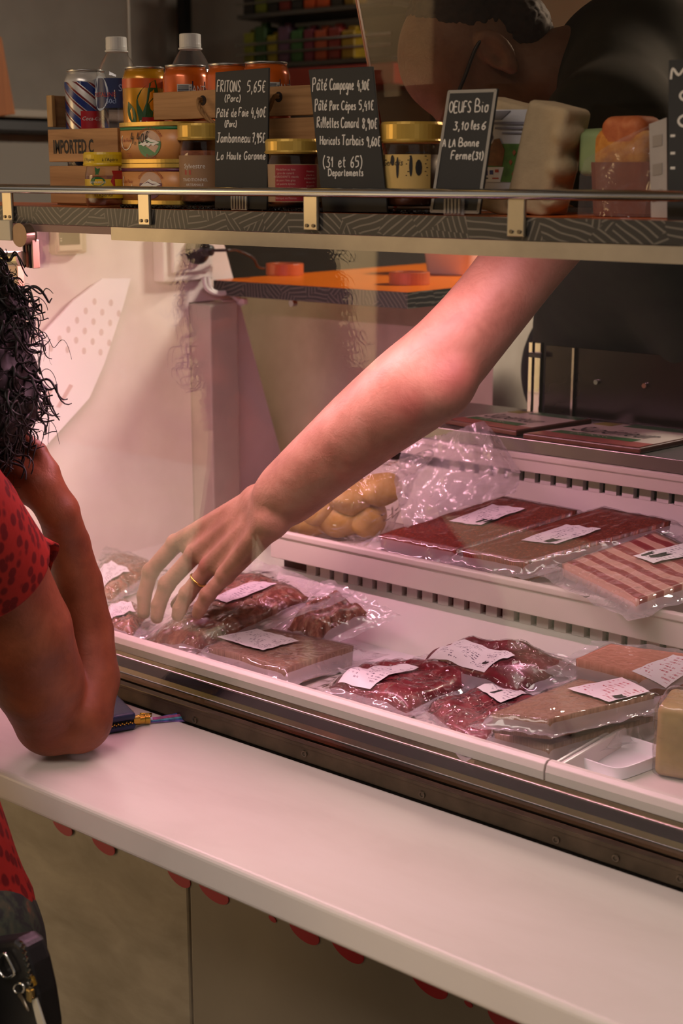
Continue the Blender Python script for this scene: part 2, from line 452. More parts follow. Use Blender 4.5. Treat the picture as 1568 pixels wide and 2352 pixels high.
M_ADDED_DARK = mottled('added_dark_wall', '#14110f', '#1b1714', '#231d19', 3, 0.9)

structure('floor', MB().bb((-14, -4.2, -0.05), (4, 5, 0)), M_GROUND)
wf = structure('wall_front', MB().bb((-1.33, 1.27, 0.0), (0.8, 1.29, 0.845)), M_TRUCK2, bevel=0.004)
structure('wall_front_far', MB().bb((-3.6, 1.272, 0.0), (-1.334, 1.29, 0.845)), M_TRUCK, bevel=0.004)
structure('wall_back', MB().bb((-3.6, 3.4, 0.0), (1.6, 3.46, 2.5)), M_INNER)
structure('wall_left', MB().bb((-3.56, 1.29, 0.0), (-3.5, 3.4, 2.5)), M_INNER)
structure('wall_right', MB().bb((1.5, 1.2, 0.0), (1.56, 3.4, 2.5)), M_INNER)
structure('ceiling', MB().bb((-3.6, 0.42, 2.45), (1.6, 3.46, 2.5)), mat('#8a8178', 0.6))  # overhang reaches forward to shade the vendor's face
structure('floor_inside', MB().bb((-3.5, 1.3, 0.0), (1.5, 3.4, 0.12)), mat('#4a443c', 0.7))
structure('wall_opposite', MB().bb((-13, -3.06, 0.0), (-4.35, -3.0, 2.6)), M_BEIGE)
structure('wall_added_dark', MB().bb((-4.35, -2.95, 0.0), (2.5, -2.9, 3.2)), M_ADDED_DARK)  # unseen dark wall added to darken part of the glass reflection
M_RED_PRINT = mat('#a5121c', 0.35)
for i, (px, py, rx, ry) in enumerate([(143, 1890, 21, 22), (237, 1932, 25, 24), (410, 2005, 25, 26), (490, 2040, 33, 28), (625, 2104, 8, 8),
        (698, 2132, 33, 29), (797, 2170, 36, 34), (985, 2250, 40, 35), (1075, 2299, 9, 8), (1165, 2340, 44, 34)]):
    q = [onY(px + rx * math.cos(a) + 0.35 * ry * math.sin(a), py + 7 + ry * math.sin(a) + 0.42 * rx * math.cos(a), 1.2685) for a in np.linspace(0, 2 * math.pi, 28)[:-1]]
    o = MB().slab(q, 0.0012, (0, -1, 0)).build('letter', M_RED_PRINT, wf)

# ================================================================== serving worktop
M_WHITE_TOP = mottled('white_laminate', '#cfc3b9', '#d9cec4', '#ded4cb', 3, 0.22, 0.0, (1, 3, 1), 0.015)
wt = MB().bb((-2.3, 1.022, 0.828), (0.3, 1.288, 0.869)).build('serving_worktop', M_WHITE_TOP, bevel=0.007, segs=4)
tag(wt, 'long glossy white serving counter below the glass display front', 'counter')

# ================================================================== refrigerated display case
X0, X1 = -2.0, -0.1
M_WHITE = mat('#d6cdc6', 0.35, var=0.04, scale=6)
M_PLASTIC = mat('#d8d0cb', 0.3, var=0.03, scale=8)
M_CREAM = mat('#d0c7bd', 0.4, var=0.04, scale=9)
M_BRONZE = mat('#5a4f40', 0.38, 0.8, var=0.25, scale=30, bump=0.1, bscale=90)
M_STEEL = mat('#a8a49a', 0.22, 0.95, var=0.08, scale=12)
M_CHROME = mat('#d8d6d0', 0.10, 1.0)
M_BLACK = mat('#0c0b0b', 0.35)
M_DARKHOLE = mat('#1a1512', 0.8)
M_SCREW = mat('#6d6355', 0.35, 0.9)
case = thing('display_case', (-1.0, 1.30, 0.86), 'glass fronted refrigerated meat display case lit pink from inside', 'display case')
M_PANE = glass_mat('pane_glass', 1.52, (0.985, 0.99, 0.985, 1))
MB().bb((X0, 1.299, 0.885), (X1, 1.304, 1.530)).build('front_glass', M_PANE, case)
rail = MB().bb((X0, 1.288, 0.8695), (X1, 1.2975, 0.893)).bb((X0, 1.286, 0.889), (X1, 1.298, 0.8945)).build('glass_channel', M_BRONZE, case, bevel=0.001)
for (px, py) in [(445, 1655), (697, 1732), (967, 1826), (1275, 1930), (1412, 1972), (1560, 2020)]:
    p = onY(px, py, 1.286)
    MB().lathe([(0.0, 0.0), (0.0042, 0.0), (0.0046, 0.0012), (0.003, 0.0022), (0.0022, 0.0012), (0.0, 0.0012)], (0, 0, 0), 16)
    mb = MB()
    for ring, (r, d) in enumerate([(0.0046, 0.0), (0.0044, 0.0016), (0.0026, 0.002), (0.002, 0.0006)]):
        for k in range(16):
            a = 2 * math.pi * k / 16; mb.v.append((p[0] + r * math.cos(a), 1.2880 - d, p[2] + r * math.sin(a)))
    for ring in range(3):
        for k in range(16):
            mb.f.append((ring * 16 + k, ring * 16 + (k + 1) % 16, ring * 16 + 16 + (k + 1) % 16, ring * 16 + 16 + k))
    mb.f.append(tuple(48 + k for k in range(16)))
    mb.build('screw', M_SCREW, rail)
def extr(poly, x0, x1):
    mb = MB(); k = len(poly)
    vs = [(x0, y, z) for y, z in poly] + [(x1, y, z) for y, z in poly]
    fs = [(i, (i + 1) % k, k + (i + 1) % k, k + i) for i in range(k)] + [tuple(range(k))[::-1], tuple(range(k, 2 * k))]
    return mb.add(vs, fs)
def band(y0, z0, y1, z1, name, m, par, th=0.006):
    return extr([(y0, z0), (y1, z1), (y1 + th * 0.7, z1 - th * 0.7), (y0 + th * 0.7, z0 - th * 0.7)], X0, X1).build(name, m, par)
M_YELLOW_REFLECT = mat('#c8ba88', 0.12, 1.0)  # band colours imitate reflections in the polished base
sill = extr([(1.310, 0.870), (1.3135, 0.890), (1.341, 0.9175), (1.345, 0.9175), (1.345, 0.870)], X0, X1).build('sill', mat('#6f6450', 0.3, 0.9), case)
band(1.3285, 0.9155, 1.3345, 0.9215, 'sill_strip', M_YELLOW_REFLECT, sill)
band(1.3180, 0.9050, 1.3270, 0.9140, 'dark_sill_band', mat('#0d0a0d', 0.12), sill)
band(1.3130, 0.9000, 1.3178, 0.9048, 'sill_strip', M_YELLOW_REFLECT, sill)
band(1.3060, 0.8930, 1.3112, 0.8982, 'sill_strip', mat('#8a6a50', 0.15, 1.0), sill)
MB().tube([(X0, 1.3278, 0.9150), (X1, 1.3278, 0.9150)], 0.0019, 10).build('trim_bar', M_STEEL, sill, smooth=True)
MB().tube([(X0, 1.3120, 0.8992), (X1, 1.3120, 0.8992)], 0.0010, 8).build('trim_bar', mat('#5f7060', 0.2, 0.5), sill, smooth=True)
# end wall of the case
M_ENDWALL = mottled('end_wall', '#d5c6bf', '#dccfc8', '#e1d6d0', 10, 0.38, 0.0, (1, 1, 1), 0.02)
def xpoly(poly, x, th): return MB().slab([(x, y, z) for y, z in poly], th, (1, 0, 0))
endp = xpoly([(1.302, 0.87), (1.95, 0.87), (1.95, 1.36), (2.088, 1.36), (2.027, 1.53), (1.52, 1.53), (1.52, 1.514), (1.302, 1.514)], -2.0, 0.02).build('end_panel', M_ENDWALL, case)
xpoly([(2.043, 0.87), (2.266, 0.87), (2.088, 1.3585), (2.043, 1.3585)], -2.0, 0.02).build('end_wedge', M_ENDWALL, case)
MB().bb((-2.019, 1.952, 0.9), (-1.945, 2.028, 1.358)).build('corner_post', mat('#b7ae9c', 0.45, 0.0, var=0.05), case, bevel=0.003)
MB().bb((-2.10, 1.98, 0.87), (-2.03, 2.029, 1.35)).build('gap_shade', mat('#3a332c', 0.8), case)  # dark box stands for the shade in the gap behind the post
MB().bb((X0, 1.345, 0.80), (X1, 2.10, 0.899)).build('deck', M_WHITE, case)
# floor trays, first step
def tray_profile(): return [(1.332, 0.921), (1.3315, 0.932), (1.334, 0.940), (1.339, 0.9435), (1.345, 0.9435), (1.350, 0.940), (1.353, 0.932), (1.360, 0.908), (1.612, 0.908), (1.612, 0.9015), (1.354, 0.9015), (1.347, 0.921)]
xj = onY(1261, 1746, 1.342)[0]
for nm, (xa, xb), lab in (('display_tray', (-1.995, xj - 0.0012), 'white plastic floor tray of the case, left of the joint in its lip'), ('display_tray', (xj + 0.0012, X1), 'white plastic floor tray of the case, right of the joint in its lip')):
    o = extr(tray_profile(), xa, xb).build(nm, M_CREAM, bevel=0.0008)
    tag(o, lab, 'tray', 'floor trays of the display case')
    xs = xa if xa > -1.9 else xb
    mb = MB().bb((xs - 0.004 if xs == xb else xs, 1.352, 0.9085), (xs if xs == xb else xs + 0.006, 1.61, 0.934))
    mb.build('side_wall', M_PLASTIC, o, bevel=0.002)
# second step with its ventilated riser
def step(name, y_f, z_lip, z_fas, z_slot0, z_slot1, y_slot, y_bot, z_bot, x0, x1, depth, label, xt0, xt1, fascia=M_CREAM):
    st = thing(name, ((x0 + x1) / 2, y_f, z_bot), label, 'display step', 'stepped levels of the display case')
    extr([(y_f, z_fas), (y_f, z_lip - 0.012), (y_f - 0.003, z_lip - 0.010), (y_f - 0.003, z_lip - 0.002), (y_f, z_lip), (y_f + 0.006, z_lip), (y_f + 0.012, z_lip - 0.02),
          (y_f + depth, z_lip - 0.02), (y_f + depth, z_lip - 0.027), (y_f + 0.02, z_lip - 0.027), (y_f + 0.012, z_fas)], x0, x1).build('shelf_lip', fascia, st, bevel=0.0015)
    mb = MB().bb((x0, y_slot + 0.010, z_slot0), (x1, y_slot + 0.014, z_fas + 0.02)); mb.build('slot_shade', M_DARKHOLE, st)  # dark strip gives the vent openings their shade
    extr([(y_slot, z_slot0), (y_bot, z_bot), (y_bot + 0.02, z_bot), (y_slot + 0.016, z_slot0 - 0.004), (y_slot + 0.016, z_slot0)], x0, x1).build('riser', M_PLASTIC, st)
    pitch = 0.0284; first = None; x = xt0
    while x < xt1:
        mb = MB().bb((-0.0094, y_slot - 0.001 - y_f, z_slot0 - z_bot), (0.0094, y_slot + 0.010 - y_f, z_fas + 0.004 - z_bot))
        if first is None:
            first = bpy.data.meshes.new('vent_tab'); first.from_pydata(mb.v, [], mb.f); first.materials.append(M_PLASTIC)
        o = bpy.data.objects.new('vent_tab', first); COL.objects.link(o); o.parent = st; o.location = (x - (x0 + x1) / 2, 0, 0)
        x += pitch
    return st
xs1 = onY(859, 1340, 1.65)[0] + 0.0142
step('display_step', 1.63, 1.053, 1.006, 0.984, 1.006, 1.652, 1.615, 0.9095, -1.50, X1, 0.245, 'white display step above the floor tray with slotted riser', xs1 - 0.0284 * 5, -0.62)
xs2 = onY(1199, 1088, 1.868)[0] + 0.0142
step('display_step', 1.845, 1.185, 1.155, 1.134, 1.155, 1.868, 1.850, 1.034, -1.50, X1, 0.012, 'rear display step with slots under a steel shelf edge', xs2 - 0.0284 * 5, -0.80)
# steel back shelf and back doors
bs = MB().bb((-1.50, 1.842, 1.1855), (X1, 1.85, 1.206)).bb((-1.50, 1.85, 1.196), (X1, 2.09, 1.2055)).build('back_shelf', mat('#8d8884', 0.33, 0.85, var=0.1, scale=9), bevel=0.001)
tag(bs, 'brushed steel shelf at the rear of the display case', 'shelf')
xd = onY(1215, 870, 2.06)[0]
M_TINT = mat('#2b2622', 0.18, 0.4, var=0.1, scale=4)
bd = thing('rear_door', (xd, 2.06, 1.206), 'dark tinted sliding rear door behind the steel shelf', 'door')
zt = onY(1400, 806, 2.06)[2]
MB().bb((xd + 0.03, 2.062, 1.207), (X1, 2.068, zt)).build('door_panel', M_TINT, bd)
MB().bb((xd, 2.055, 1.207), (xd + 0.008, 2.066, zt + 0.004)).bb((xd + 0.012, 2.055, 1.207), (xd + 0.024, 2.066, zt + 0.004)).build('upright', M_CHROME, bd, bevel=0.001)
xv = onY(1316, 860, 2.058)[0]
MB().bb((xv - 0.002, 2.055, 1.207), (xv + 0.002, 2.0615, zt)).build('edge_strip', M_STEEL, bd)
for (px, py) in ((1367, 878), (1478, 886)):
    p = onY(px, py, 2.055); MB().tube([p, p + V(0, 0.007, 0)], 0.004, 12).build('knob', M_CHROME, bd)
pm = onY(1222, 815, 2.05); MB().bb(pm - V(0.006, 0.004, 0.004), pm + V(0.02, 0.004, 0.004)).build('catch', M_BLACK, bd, bevel=0.001)

# ================================================================== upper shelf with its guard rail
M_ORANGE = mat('#c85f24', 0.25, var=0.05, scale=5)
def zebra():
    t = NT('zebra_edge'); v = t.coord('Object', (1, 1, 1))
    vo = t.n('TexVoronoi'); vo.inputs['Scale'].default_value = 22.0; t.l(v, vo.inputs['Vector'])
    sp = t.n('SeparateColor'); t.l(vo.outputs['Color'], sp.inputs[0])
    ang = t.math('MULTIPLY', sp.outputs[0], 3.0)
    vr = t.n('VectorRotate'); vr.rotation_type = 'Y_AXIS'; t.l(v, vr.inputs['Vector']); t.l(ang, vr.inputs['Angle'])
    wv = t.n('TexWave'); wv.wave_type = 'BANDS'; wv.bands_direction = 'X'
    wv.inputs['Scale'].default_value = 42.0; wv.inputs['Distortion'].default_value = 1.6; wv.inputs['Detail'].default_value = 0.0; wv.inputs['Detail Scale'].default_value = 1.0
    t.l(vr.outputs[0], wv.inputs['Vector'])
    col = t.ramp(wv.outputs['Fac'], [(0.80, '#2a2724'), (0.92, '#665f55')])
    return t.done(t.principled(col, 0.4))
M_ZEBRA = zebra()
SX0, SX1, SZ = -2.25, -0.40, 1.556
shelf = thing('upper_shelf', (-1.3, 1.40, 1.532), 'orange upper shelf with dark zebra patterned edge and chrome guard rail', 'shelf')
MB().bb((SX0, 1.302, 1.533), (SX1, 1.50, SZ)).build('shelf_board', M_ORANGE, shelf)
MB().bb((SX0, 1.297, 1.5325), (SX1, 1.302, SZ)).build('edge_band', M_ZEBRA, shelf)
xa = onY(262, 535, 1.30)[0]
MB().bb((-2.02, 1.2945, 1.5222), (xa - 0.0005, 1.2982, 1.5318)).build('dark_strip', mat('#7a5f56', 0.5, 0.2), shelf)
MB().bb((xa, 1.2945, 1.515), (SX1, 1.2982, 1.5318)).build('aluminium_strip', mat('#a59c8c', 0.4, 0.7, var=0.12, scale=16), shelf)
MB().bb((SX0, 1.304, 1.5305), (SX1, 1.498, 1.5327)).build('underside', mat('#8f8880', 0.5), shelf)
gr = MB().tube([(SX0, 1.292, 1.5795), (SX1, 1.292, 1.5795)], 0.0054, 16).build('guard_rail', M_CHROME, shelf, smooth=True)
MB().tube([(SX0, 1.480, 1.5795), (-1.63, 1.480, 1.5795)], 0.0050, 12).build('guard_rail', M_CHROME, shelf, smooth=True)
for px in (15, 328, 710, 1182):
    bx = onY(px, 500, 1.29)[0]
    b = MB().bb((bx - 0.0108, 1.2915, 1.536), (bx + 0.0108, 1.296, 1.5785)).build('bracket', mat('#b3a994', 0.3, 0.85, var=0.06), shelf, bevel=0.0012)
    for dx in (-0.005, 0.005):
        MB().tube([(bx + dx, 1.2920, 1.5415), (bx + dx, 1.2900, 1.5415)], 0.0022, 10).build('screw', M_SCREW, b)
# the pink lamp under the shelf
lampt = thing('pink_lamp', (-1.1, 1.335, 1.512), 'pink tinted strip lamp fixed under the upper shelf', 'lamp')
MB().bb((-1.86, 1.318, 1.5287), (-0.86, 1.349, 1.5302)).build('lamp_housing', mat('#d0c8c4', 0.4), lampt)
MB().bb((-1.84, 1.320, 1.5262), (-0.87, 1.347, 1.5286)).build('lamp_strip', emit_mat('lamp_glow', PINK + (1,), 98.0), lampt)

# ================================================================== behind the case: orange rear counter
ro = thing('rear_counter', (-1.74, 2.45, 1.372), 'orange rear counter top with grey zebra edge behind the case', 'counter')
MB().bb((-1.982, 2.004, 1.374), (-1.516, 2.95, 1.401)).build('counter_board', mat('#ee7612', 0.3, var=0.05, scale=5), ro)
MB().bb((-1.982, 2.0, 1.3725), (-1.516, 2.004, 1.4005)).bb((-1.516, 2.0, 1.3725), (-1.512, 2.95, 1.4005)).build('edge_band', M_ZEBRA, ro)
M_CLAD = mottled('cabinet_cladding', '#b0a090', '#c2b2a2', '#d0c2b2', 9, 0.5, 0.0, (1, 1, 0.8), 0.05)
MB().bb((-2.26, 2.280, 0.12), (-1.530, 2.292, 1.3722)).build('front_panel', M_CLAD, ro)
MB().bb((-1.530, 2.280, 0.12), (-1.518, 2.93, 1.3722)).build('side_panel', M_CLAD, ro)
pb = onY(668, 697, 2.018); MB().tube([pb, pb + V(0, 0.012, 0)], 0.006, 12).build('bolt', M_STEEL, ro)
M_TAPE = mat('#b85a34', 0.35, var=0.08, scale=30)
for (px, py, lab) in ((648, 634, 'orange brown tape roll beside the black plug cable'), (937, 656, 'orange brown tape roll in front of the pink tub')):
    c = onZ(px, py, 1.4012); c[1] += 0.03; c[0] -= 0.02
    tag(MB().lathe([(0.027, 0.0), (0.038, 0.0), (0.038, 0.023), (0.027, 0.023), (0.027, 0.0)], c, 36).build('tape_roll', M_TAPE, bevel=0.0008), lab, 'tape roll', 'tape rolls on the rear counter')
# pinkish white tub
c = onZ(1022, 634, 1.4012); c = c + V(-0.015, 0.06, 0)
tub = thing('plastic_tub', c, 'pinkish white plastic tub on the orange rear counter', 'tub')
mb = MB(); hw = (0.062, 0.050)
prof = [(0.80, 0.0), (0.86, 0.004), (1.0, 0.075), (1.06, 0.08), (1.06, 0.086), (0.96, 0.086), (0.82, 0.008), (0.0, 0.008)]
mb.lathe([(r, z) for r, z in prof], c, 40, sx=hw[0], sy=hw[1], p=5).build('tub_body', mat('#dcc8c2', 0.4), tub, smooth=True)
mb = MB()
mb.lathe([(1.02, 0.087), (1.08, 0.087), (1.08, 0.092), (1.0, 0.096), (0.0, 0.097)], c, 40, sx=hw[0], sy=hw[1], p=5).build('tub_lid', mat('#d8c2bc', 0.4), tub, smooth=True)
c2 = onZ(1495, 660, 1.38) + V(0, 0.0, 0)
c2 = onY(1500, 662, 2.10)
tag(MB().lathe([(0.75, 0.0), (0.82, 0.004), (1.0, 0.066), (1.05, 0.07), (0.95, 0.07), (0.75, 0.01), (0.0, 0.01)], c2, 32, sx=0.038, sy=0.034, p=4).build('red_tub', mat('#7c3328', 0.4), smooth=True),
    'dull red plastic tub above the tinted rear door', 'tub')

# socket, plug and conduits on the end wall
so = thing('wall_socket', (-1.998, 1.93, 1.40), 'white wall socket with round black plug on the pink end wall', 'socket')
def wallbox(x0, px0, py0, px1, py1, th, name, m, par, bevel=0.003):
    a = onX(px0, py0, x0); b = onX(px1, py1, x0)
    return MB().bb((x0 - th, min(a[1], b[1]), min(a[2], b[2])), (x0, max(a[1], b[1]), max(a[2], b[2]))).build(name, m, par, bevel=bevel)
wallbox(-1.972, 372, 530, 490, 640, 0.0275, 'back_box', M_WHITE, so)
wallbox(-1.963, 396, 535, 486, 622, 0.0085, 'face_plate', M_WHITE, so)
pc = onX(455, 574, -1.955)
ring = [pc + V(0, 0.0270 * math.cos(a), 0.0270 * math.sin(a)) for a in np.linspace(0, 2 * math.pi, 29)[:-1]]
mb = MB()
pr = [(0.026, -0.008), (0.027, 0.0), (0.026, 0.006), (0.021, 0.012), (0.013, 0.017), (0.010, 0.024), (0.010, 0.034), (0.006, 0.036)]
vs = []
for r, d in pr:
    for k in range(28):
        a = 2 * math.pi * k / 28; vs.append(pc + V(d, r * math.cos(a), r * math.sin(a)))
fs = [(i * 28 + k, i * 28 + (k + 1) % 28, (i + 1) * 28 + (k + 1) % 28, (i + 1) * 28 + k) for i in range(len(pr) - 1) for k in range(28)] + [tuple(range(28))[::-1], tuple((len(pr) - 1) * 28 + k for k in range(28))]
mb.add(vs, fs).build('plug', mat('#2a2320', 0.4), so, smooth=True)
p0 = pc + V(0.036, 0, 0)
cab = smoothpath([p0, p0 + V(0.03, 0.015, 0.001), onX(545, 575, -1.93), onX(580, 592, -1.93), onX(592, 612, -1.935), onX(606, 616, -1.95)], 6)
MB().tube(cab, 0.0028, 8).build('cable', mat('#3a2620', 0.4), so, smooth=True)
co = thing('cable_conduit', (-1.96, 2.0, 1.36), 'pair of white cable conduits bending over the corner post', 'conduit')
for dy in (0, 1):
    pts = [onX(468 + 10 * dy, 636, -1.968), onX(474 + 9 * dy, 662, -1.962), onX(496 + 4 * dy, 675 - 3 * dy, -1.956), onX(525 + 4 * dy, 675 - 3 * dy, -1.95), onX(545 + 2 * dy, 688 - 3 * dy, -1.95), onX(555 + 2 * dy, 700 - 3 * dy, -1.95)]
    MB().tube(smoothpath(pts, 6), 0.0042, 10).build('conduit_tube', M_WHITE, co, smooth=True)
pcl = onX(556, 692, -1.945); MB().box(pcl, (0.02, 0.012, 0.012)).build('clamp', M_WHITE, co, bevel=0.002)

# intercom box and clamp at the left end
ib = thing('thermostat_box', (-1.998, 1.55, 1.42), 'cream thermostat box with grey display on the end wall', 'thermostat')
def tilt_box(px, py, X, w, h, th): pass
wallbox(-1.976, 128, 512, 202, 582, 0.0235, 'housing', mat('#b9ab8e', 0.45), ib, 0.005)
wallbox(-1.9705, 134, 516, 190, 575, 0.006, 'bezel', mat('#c4b698', 0.45), ib, 0.002)
wallbox(-1.9695, 136, 529, 184, 561, 0.002, 'screen', mat('#544833', 0.25), ib, 0.0)
for k, (px, py) in enumerate(((140, 548), (140, 553))):
    wallbox(-1.9692, px - 1, py - 1, px + 2, py + 1, 0.001, 'marking', mat('#c8bea0', 0.5), ib, 0.0)
cl = thing('glass_clamp', onY(40, 560, 1.30), 'metal clamp with round knob and steel barrel at the glass edge', 'clamp')
def pbox(px0, py0, px1, py1, Y, th, name, m, par, bevel=0.001):
    a = onY(px0, py0, Y); b = onY(px1, py1, Y)
    return MB().bb((min(a[0], b[0]), Y, min(a[2], b[2])), (max(a[0], b[0]), Y + th, max(a[2], b[2]))).build(name, m, par, bevel=bevel)
pbox(-25, 505, 24, 553, 1.275, 0.006, 'plate', mat('#b9ad92', 0.5), cl)
kc = onY(44, 540, 1.278)
MB().tube([kc, kc + V(0, 0.018, 0)], 0.0145, 28).build('knob', mat('#6f5a48', 0.35, 0.5, var=0.2), cl, bevel=0.002)
a = onY(8, 594, 1.283); b = onY(50, 594, 1.283)
MB().tube([a, b], 0.0105, 20).build('barrel', mat('#b7aa8a', 0.25, 0.8), cl, smooth=False)
for i, (px, m) in enumerate(((54, '#1c1714'), (61, '#8b4a34'), (67, '#15110f'), (74, '#8a7058'))):
    pbox(px - 4, 548 + i, px + 3, 614 + i, 1.29, 0.012, 'leaf', mat(m, 0.4), cl)
ep = MB().bb((onY(22, 620, 1.31)[0], 1.306, 1.38), (onY(46, 620, 1.31)[0], 1.316, 1.475)).build('end_pane_edge', mat('#c08a72', 0.3), case)
# white dotted reflection on the end wall, built as a flat shape
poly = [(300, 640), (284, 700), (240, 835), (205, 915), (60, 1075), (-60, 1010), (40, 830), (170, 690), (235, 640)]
sh = thing('wall_reflection', onX(60, 1075, -1.99), 'white dotted patch of reflected light built on the end wall', 'sheet')
MB().slab([onX(px, py, -1.985) for px, py in poly], 0.004, (1, 0, 0)).build('reflection_patch', mat('#f0ebe9', 0.4), sh)
reflection_dot = None
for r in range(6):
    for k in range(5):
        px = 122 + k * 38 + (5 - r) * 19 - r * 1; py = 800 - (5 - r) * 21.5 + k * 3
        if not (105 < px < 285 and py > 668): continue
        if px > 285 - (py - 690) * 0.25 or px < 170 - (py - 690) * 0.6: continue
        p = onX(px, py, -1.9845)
        if reflection_dot is None:
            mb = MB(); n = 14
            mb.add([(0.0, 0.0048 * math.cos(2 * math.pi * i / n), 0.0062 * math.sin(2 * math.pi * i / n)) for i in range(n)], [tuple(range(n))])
            reflection_dot = bpy.data.meshes.new('reflection_dot'); reflection_dot.from_pydata(mb.v, [], mb.f); reflection_dot.materials.append(mat('#d6c6c0', 0.7))
        o = bpy.data.objects.new('reflection_dot', reflection_dot); COL.objects.link(o); o.parent = sh; o.location = Vector(p) - sh.location
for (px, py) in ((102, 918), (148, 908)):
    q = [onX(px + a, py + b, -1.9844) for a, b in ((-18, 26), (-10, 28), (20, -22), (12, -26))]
    MB().slab(q, 0.001, (1, 0, 0)).build('reflection_dash', mat('#d0b4b0', 0.6), sh)
# ================================================================== goods on the upper shelf
def wood(name, c1, c2, ax=0):
    if name in MATS: return MATS[name]
    t = NT(name); st = [4, 60, 60]; st = [60, 60, 60]; st[ax] = 4
    v = t.coord('Object', tuple(st)); f = t.noise(v, 1.0, 5, 0.6, 0.8)
    col = t.ramp(f, [(0.3, c1), (0.7, c2)])
    MATS[name] = t.done(t.principled(col, 0.6, 0, 0.4, t.bump(f, 0.15, 0.001))); return MATS[name]
M_WOOD = wood('crate_wood', '#8a6038', '#b98a58'); M_WOODY = wood('crate_wood_y', '#7a5432', '#a87d50', 1); M_WOODZ = wood('crate_wood_z', '#94703f', '#c39a64', 2)
M_INK = mat('#17120f', 0.7)
def flat_text(txt, size, fmap, shear=0.0):
    vs, fs = text_geo(txt, size, shear); return [fmap(x, y) for x, y in vs], fs
# --- crate with stencilled lettering
YF = 1.385
def PX(px, Y=YF, py=380): return onY(px, py, Y)[0]
def PZ(px, py, Y=YF): return onY(px, py, Y)[2]
ca, cb = PX(113), PX(113) + 0.150
YB = 1.478
cr = thing('wooden_crate', ((ca + cb) / 2, (YF + YB) / 2, SZ), 'small pale wooden crate stencilled IMPORTED holding cans and bottles', 'crate', 'wooden crates on the upper shelf')
z2a, z2b, z1a, z1b = SZ + 0.003, PZ(115, 381), PZ(115, 372), PZ(113, 298)
ztp = PZ(110, 219)
for za, zb in ((z2a, z2b), (z1a, z1b)):
    pl = MB().bb((ca, YF, za), (cb, YF + 0.006, zb)).build('plank', M_WOOD, cr, bevel=0.0008)
    if za == z1a:
        mb = MB(); tv_, tfc = text_geo('IMPORTED C', 1, 0.0, 0.028); k = 0.088 / tv_[:, 0].max()
        f = lambda x, y: (ca + 0.011 + x * k, YF - 0.0004, z1a + 0.012 + y * k * 1.75)
        mb.add([f(x, y) for x, y in tv_], tfc); mb.build('lettering', M_INK, pl)
    MB().bb((ca, YB - 0.006, za), (cb, YB, zb)).build('plank', M_WOOD, cr, bevel=0.0008)
    MB().bb((cb - 0.006, YF + 0.0065, za), (cb, YB - 0.0065, zb)).build('plank', M_WOODY, cr, bevel=0.0008)
for za, zb in ((z2a, z2b), (z1a, z1b), (z1b + 0.004, ztp)):
    MB().bb((ca + 0.0005, YF + 0.0065, za), (ca + 0.0065, YB - 0.0065, zb)).build('plank', M_WOODY, cr, bevel=0.0008)
MB().bb((ca, YF, z1b + 0.004), (ca + 0.012, YF + 0.0062, ztp)).build('corner_post', M_WOODZ, cr, bevel=0.0008)
MB().bb((ca + 0.007, YF + 0.0065, SZ + 0.0005), (cb - 0.007, YB - 0.0065, SZ + 0.0045)).build('crate_floor', M_WOOD, cr)
# --- crate with rope handle
da, db = PX(352, 1.372, 250), PX(722, 1.372, 250)
YD = 1.372; YE = 1.468
cz = [(SZ + 0.002, SZ + 0.046), (SZ + 0.050, PZ(352, 281, YD)), (PZ(352, 276, YD), PZ(352, 213, YD))]
cr2 = thing('wooden_crate', ((da + db) / 2, (YD + YE) / 2, SZ), 'wooden crate with twisted rope handle behind the slate price boards', 'crate', 'wooden crates on the upper shelf')
for za, zb in cz:
    MB().bb((da, YD, za), (db, YD + 0.009, zb)).build('plank', M_WOOD, cr2, bevel=0.001)
for za, zb in cz[:2]:
    MB().bb((da, YE - 0.006, za), (db, YE, zb)).build('plank', M_WOOD, cr2, bevel=0.001)
    MB().bb((db - 0.007, YD + 0.0095, za), (db, YE - 0.0065, zb)).build('plank', M_WOODY, cr2, bevel=0.001)
MB().bb((da + 0.009, YD + 0.0095, SZ + 0.0005), (db - 0.009, YE - 0.0065, SZ + 0.004)).build('crate_floor', M_WOOD, cr2)
ra = onY(466, 243, YD); rb = onY(640, 237, YD)
zc = (cz[2][0] + cz[2][1]) / 2 + 0.004
rope = smoothpath([(ra[0], YD + 0.005, zc), (ra[0], YD - 0.008, zc + 0.001), (ra[0] + 0.012, YD - 0.014, zc - 0.014), (ra[0] + 0.04, YD - 0.014, zc - 0.030), (rb[0] - 0.03, YD - 0.014, zc - 0.032), (rb[0] - 0.006, YD - 0.014, zc - 0.016), (rb[0], YD - 0.008, zc + 0.001), (rb[0], YD + 0.005, zc)], 8)
M_ROPE = mat('#8a6338', 0.85, var=0.3, scale=80)
for ph in (0, 2.094, 4.189):
    P = []
    for i, p in enumerate(rope):
        a = ph + i * 0.75; P.append(p + V(0, math.cos(a), math.sin(a)) * 0.0017)
    MB().tube(P, 0.0019, 6).build('rope_strand', M_ROPE, cr2, smooth=True)
for p in (ra, rb):
    MB().tube([(p[0], YD - 0.0008, zc + 0.001), (p[0], YD + 0.0005, zc + 0.001)], 0.0062, 18).build('rope_hole', mat('#2a1c12', 0.9), cr2)

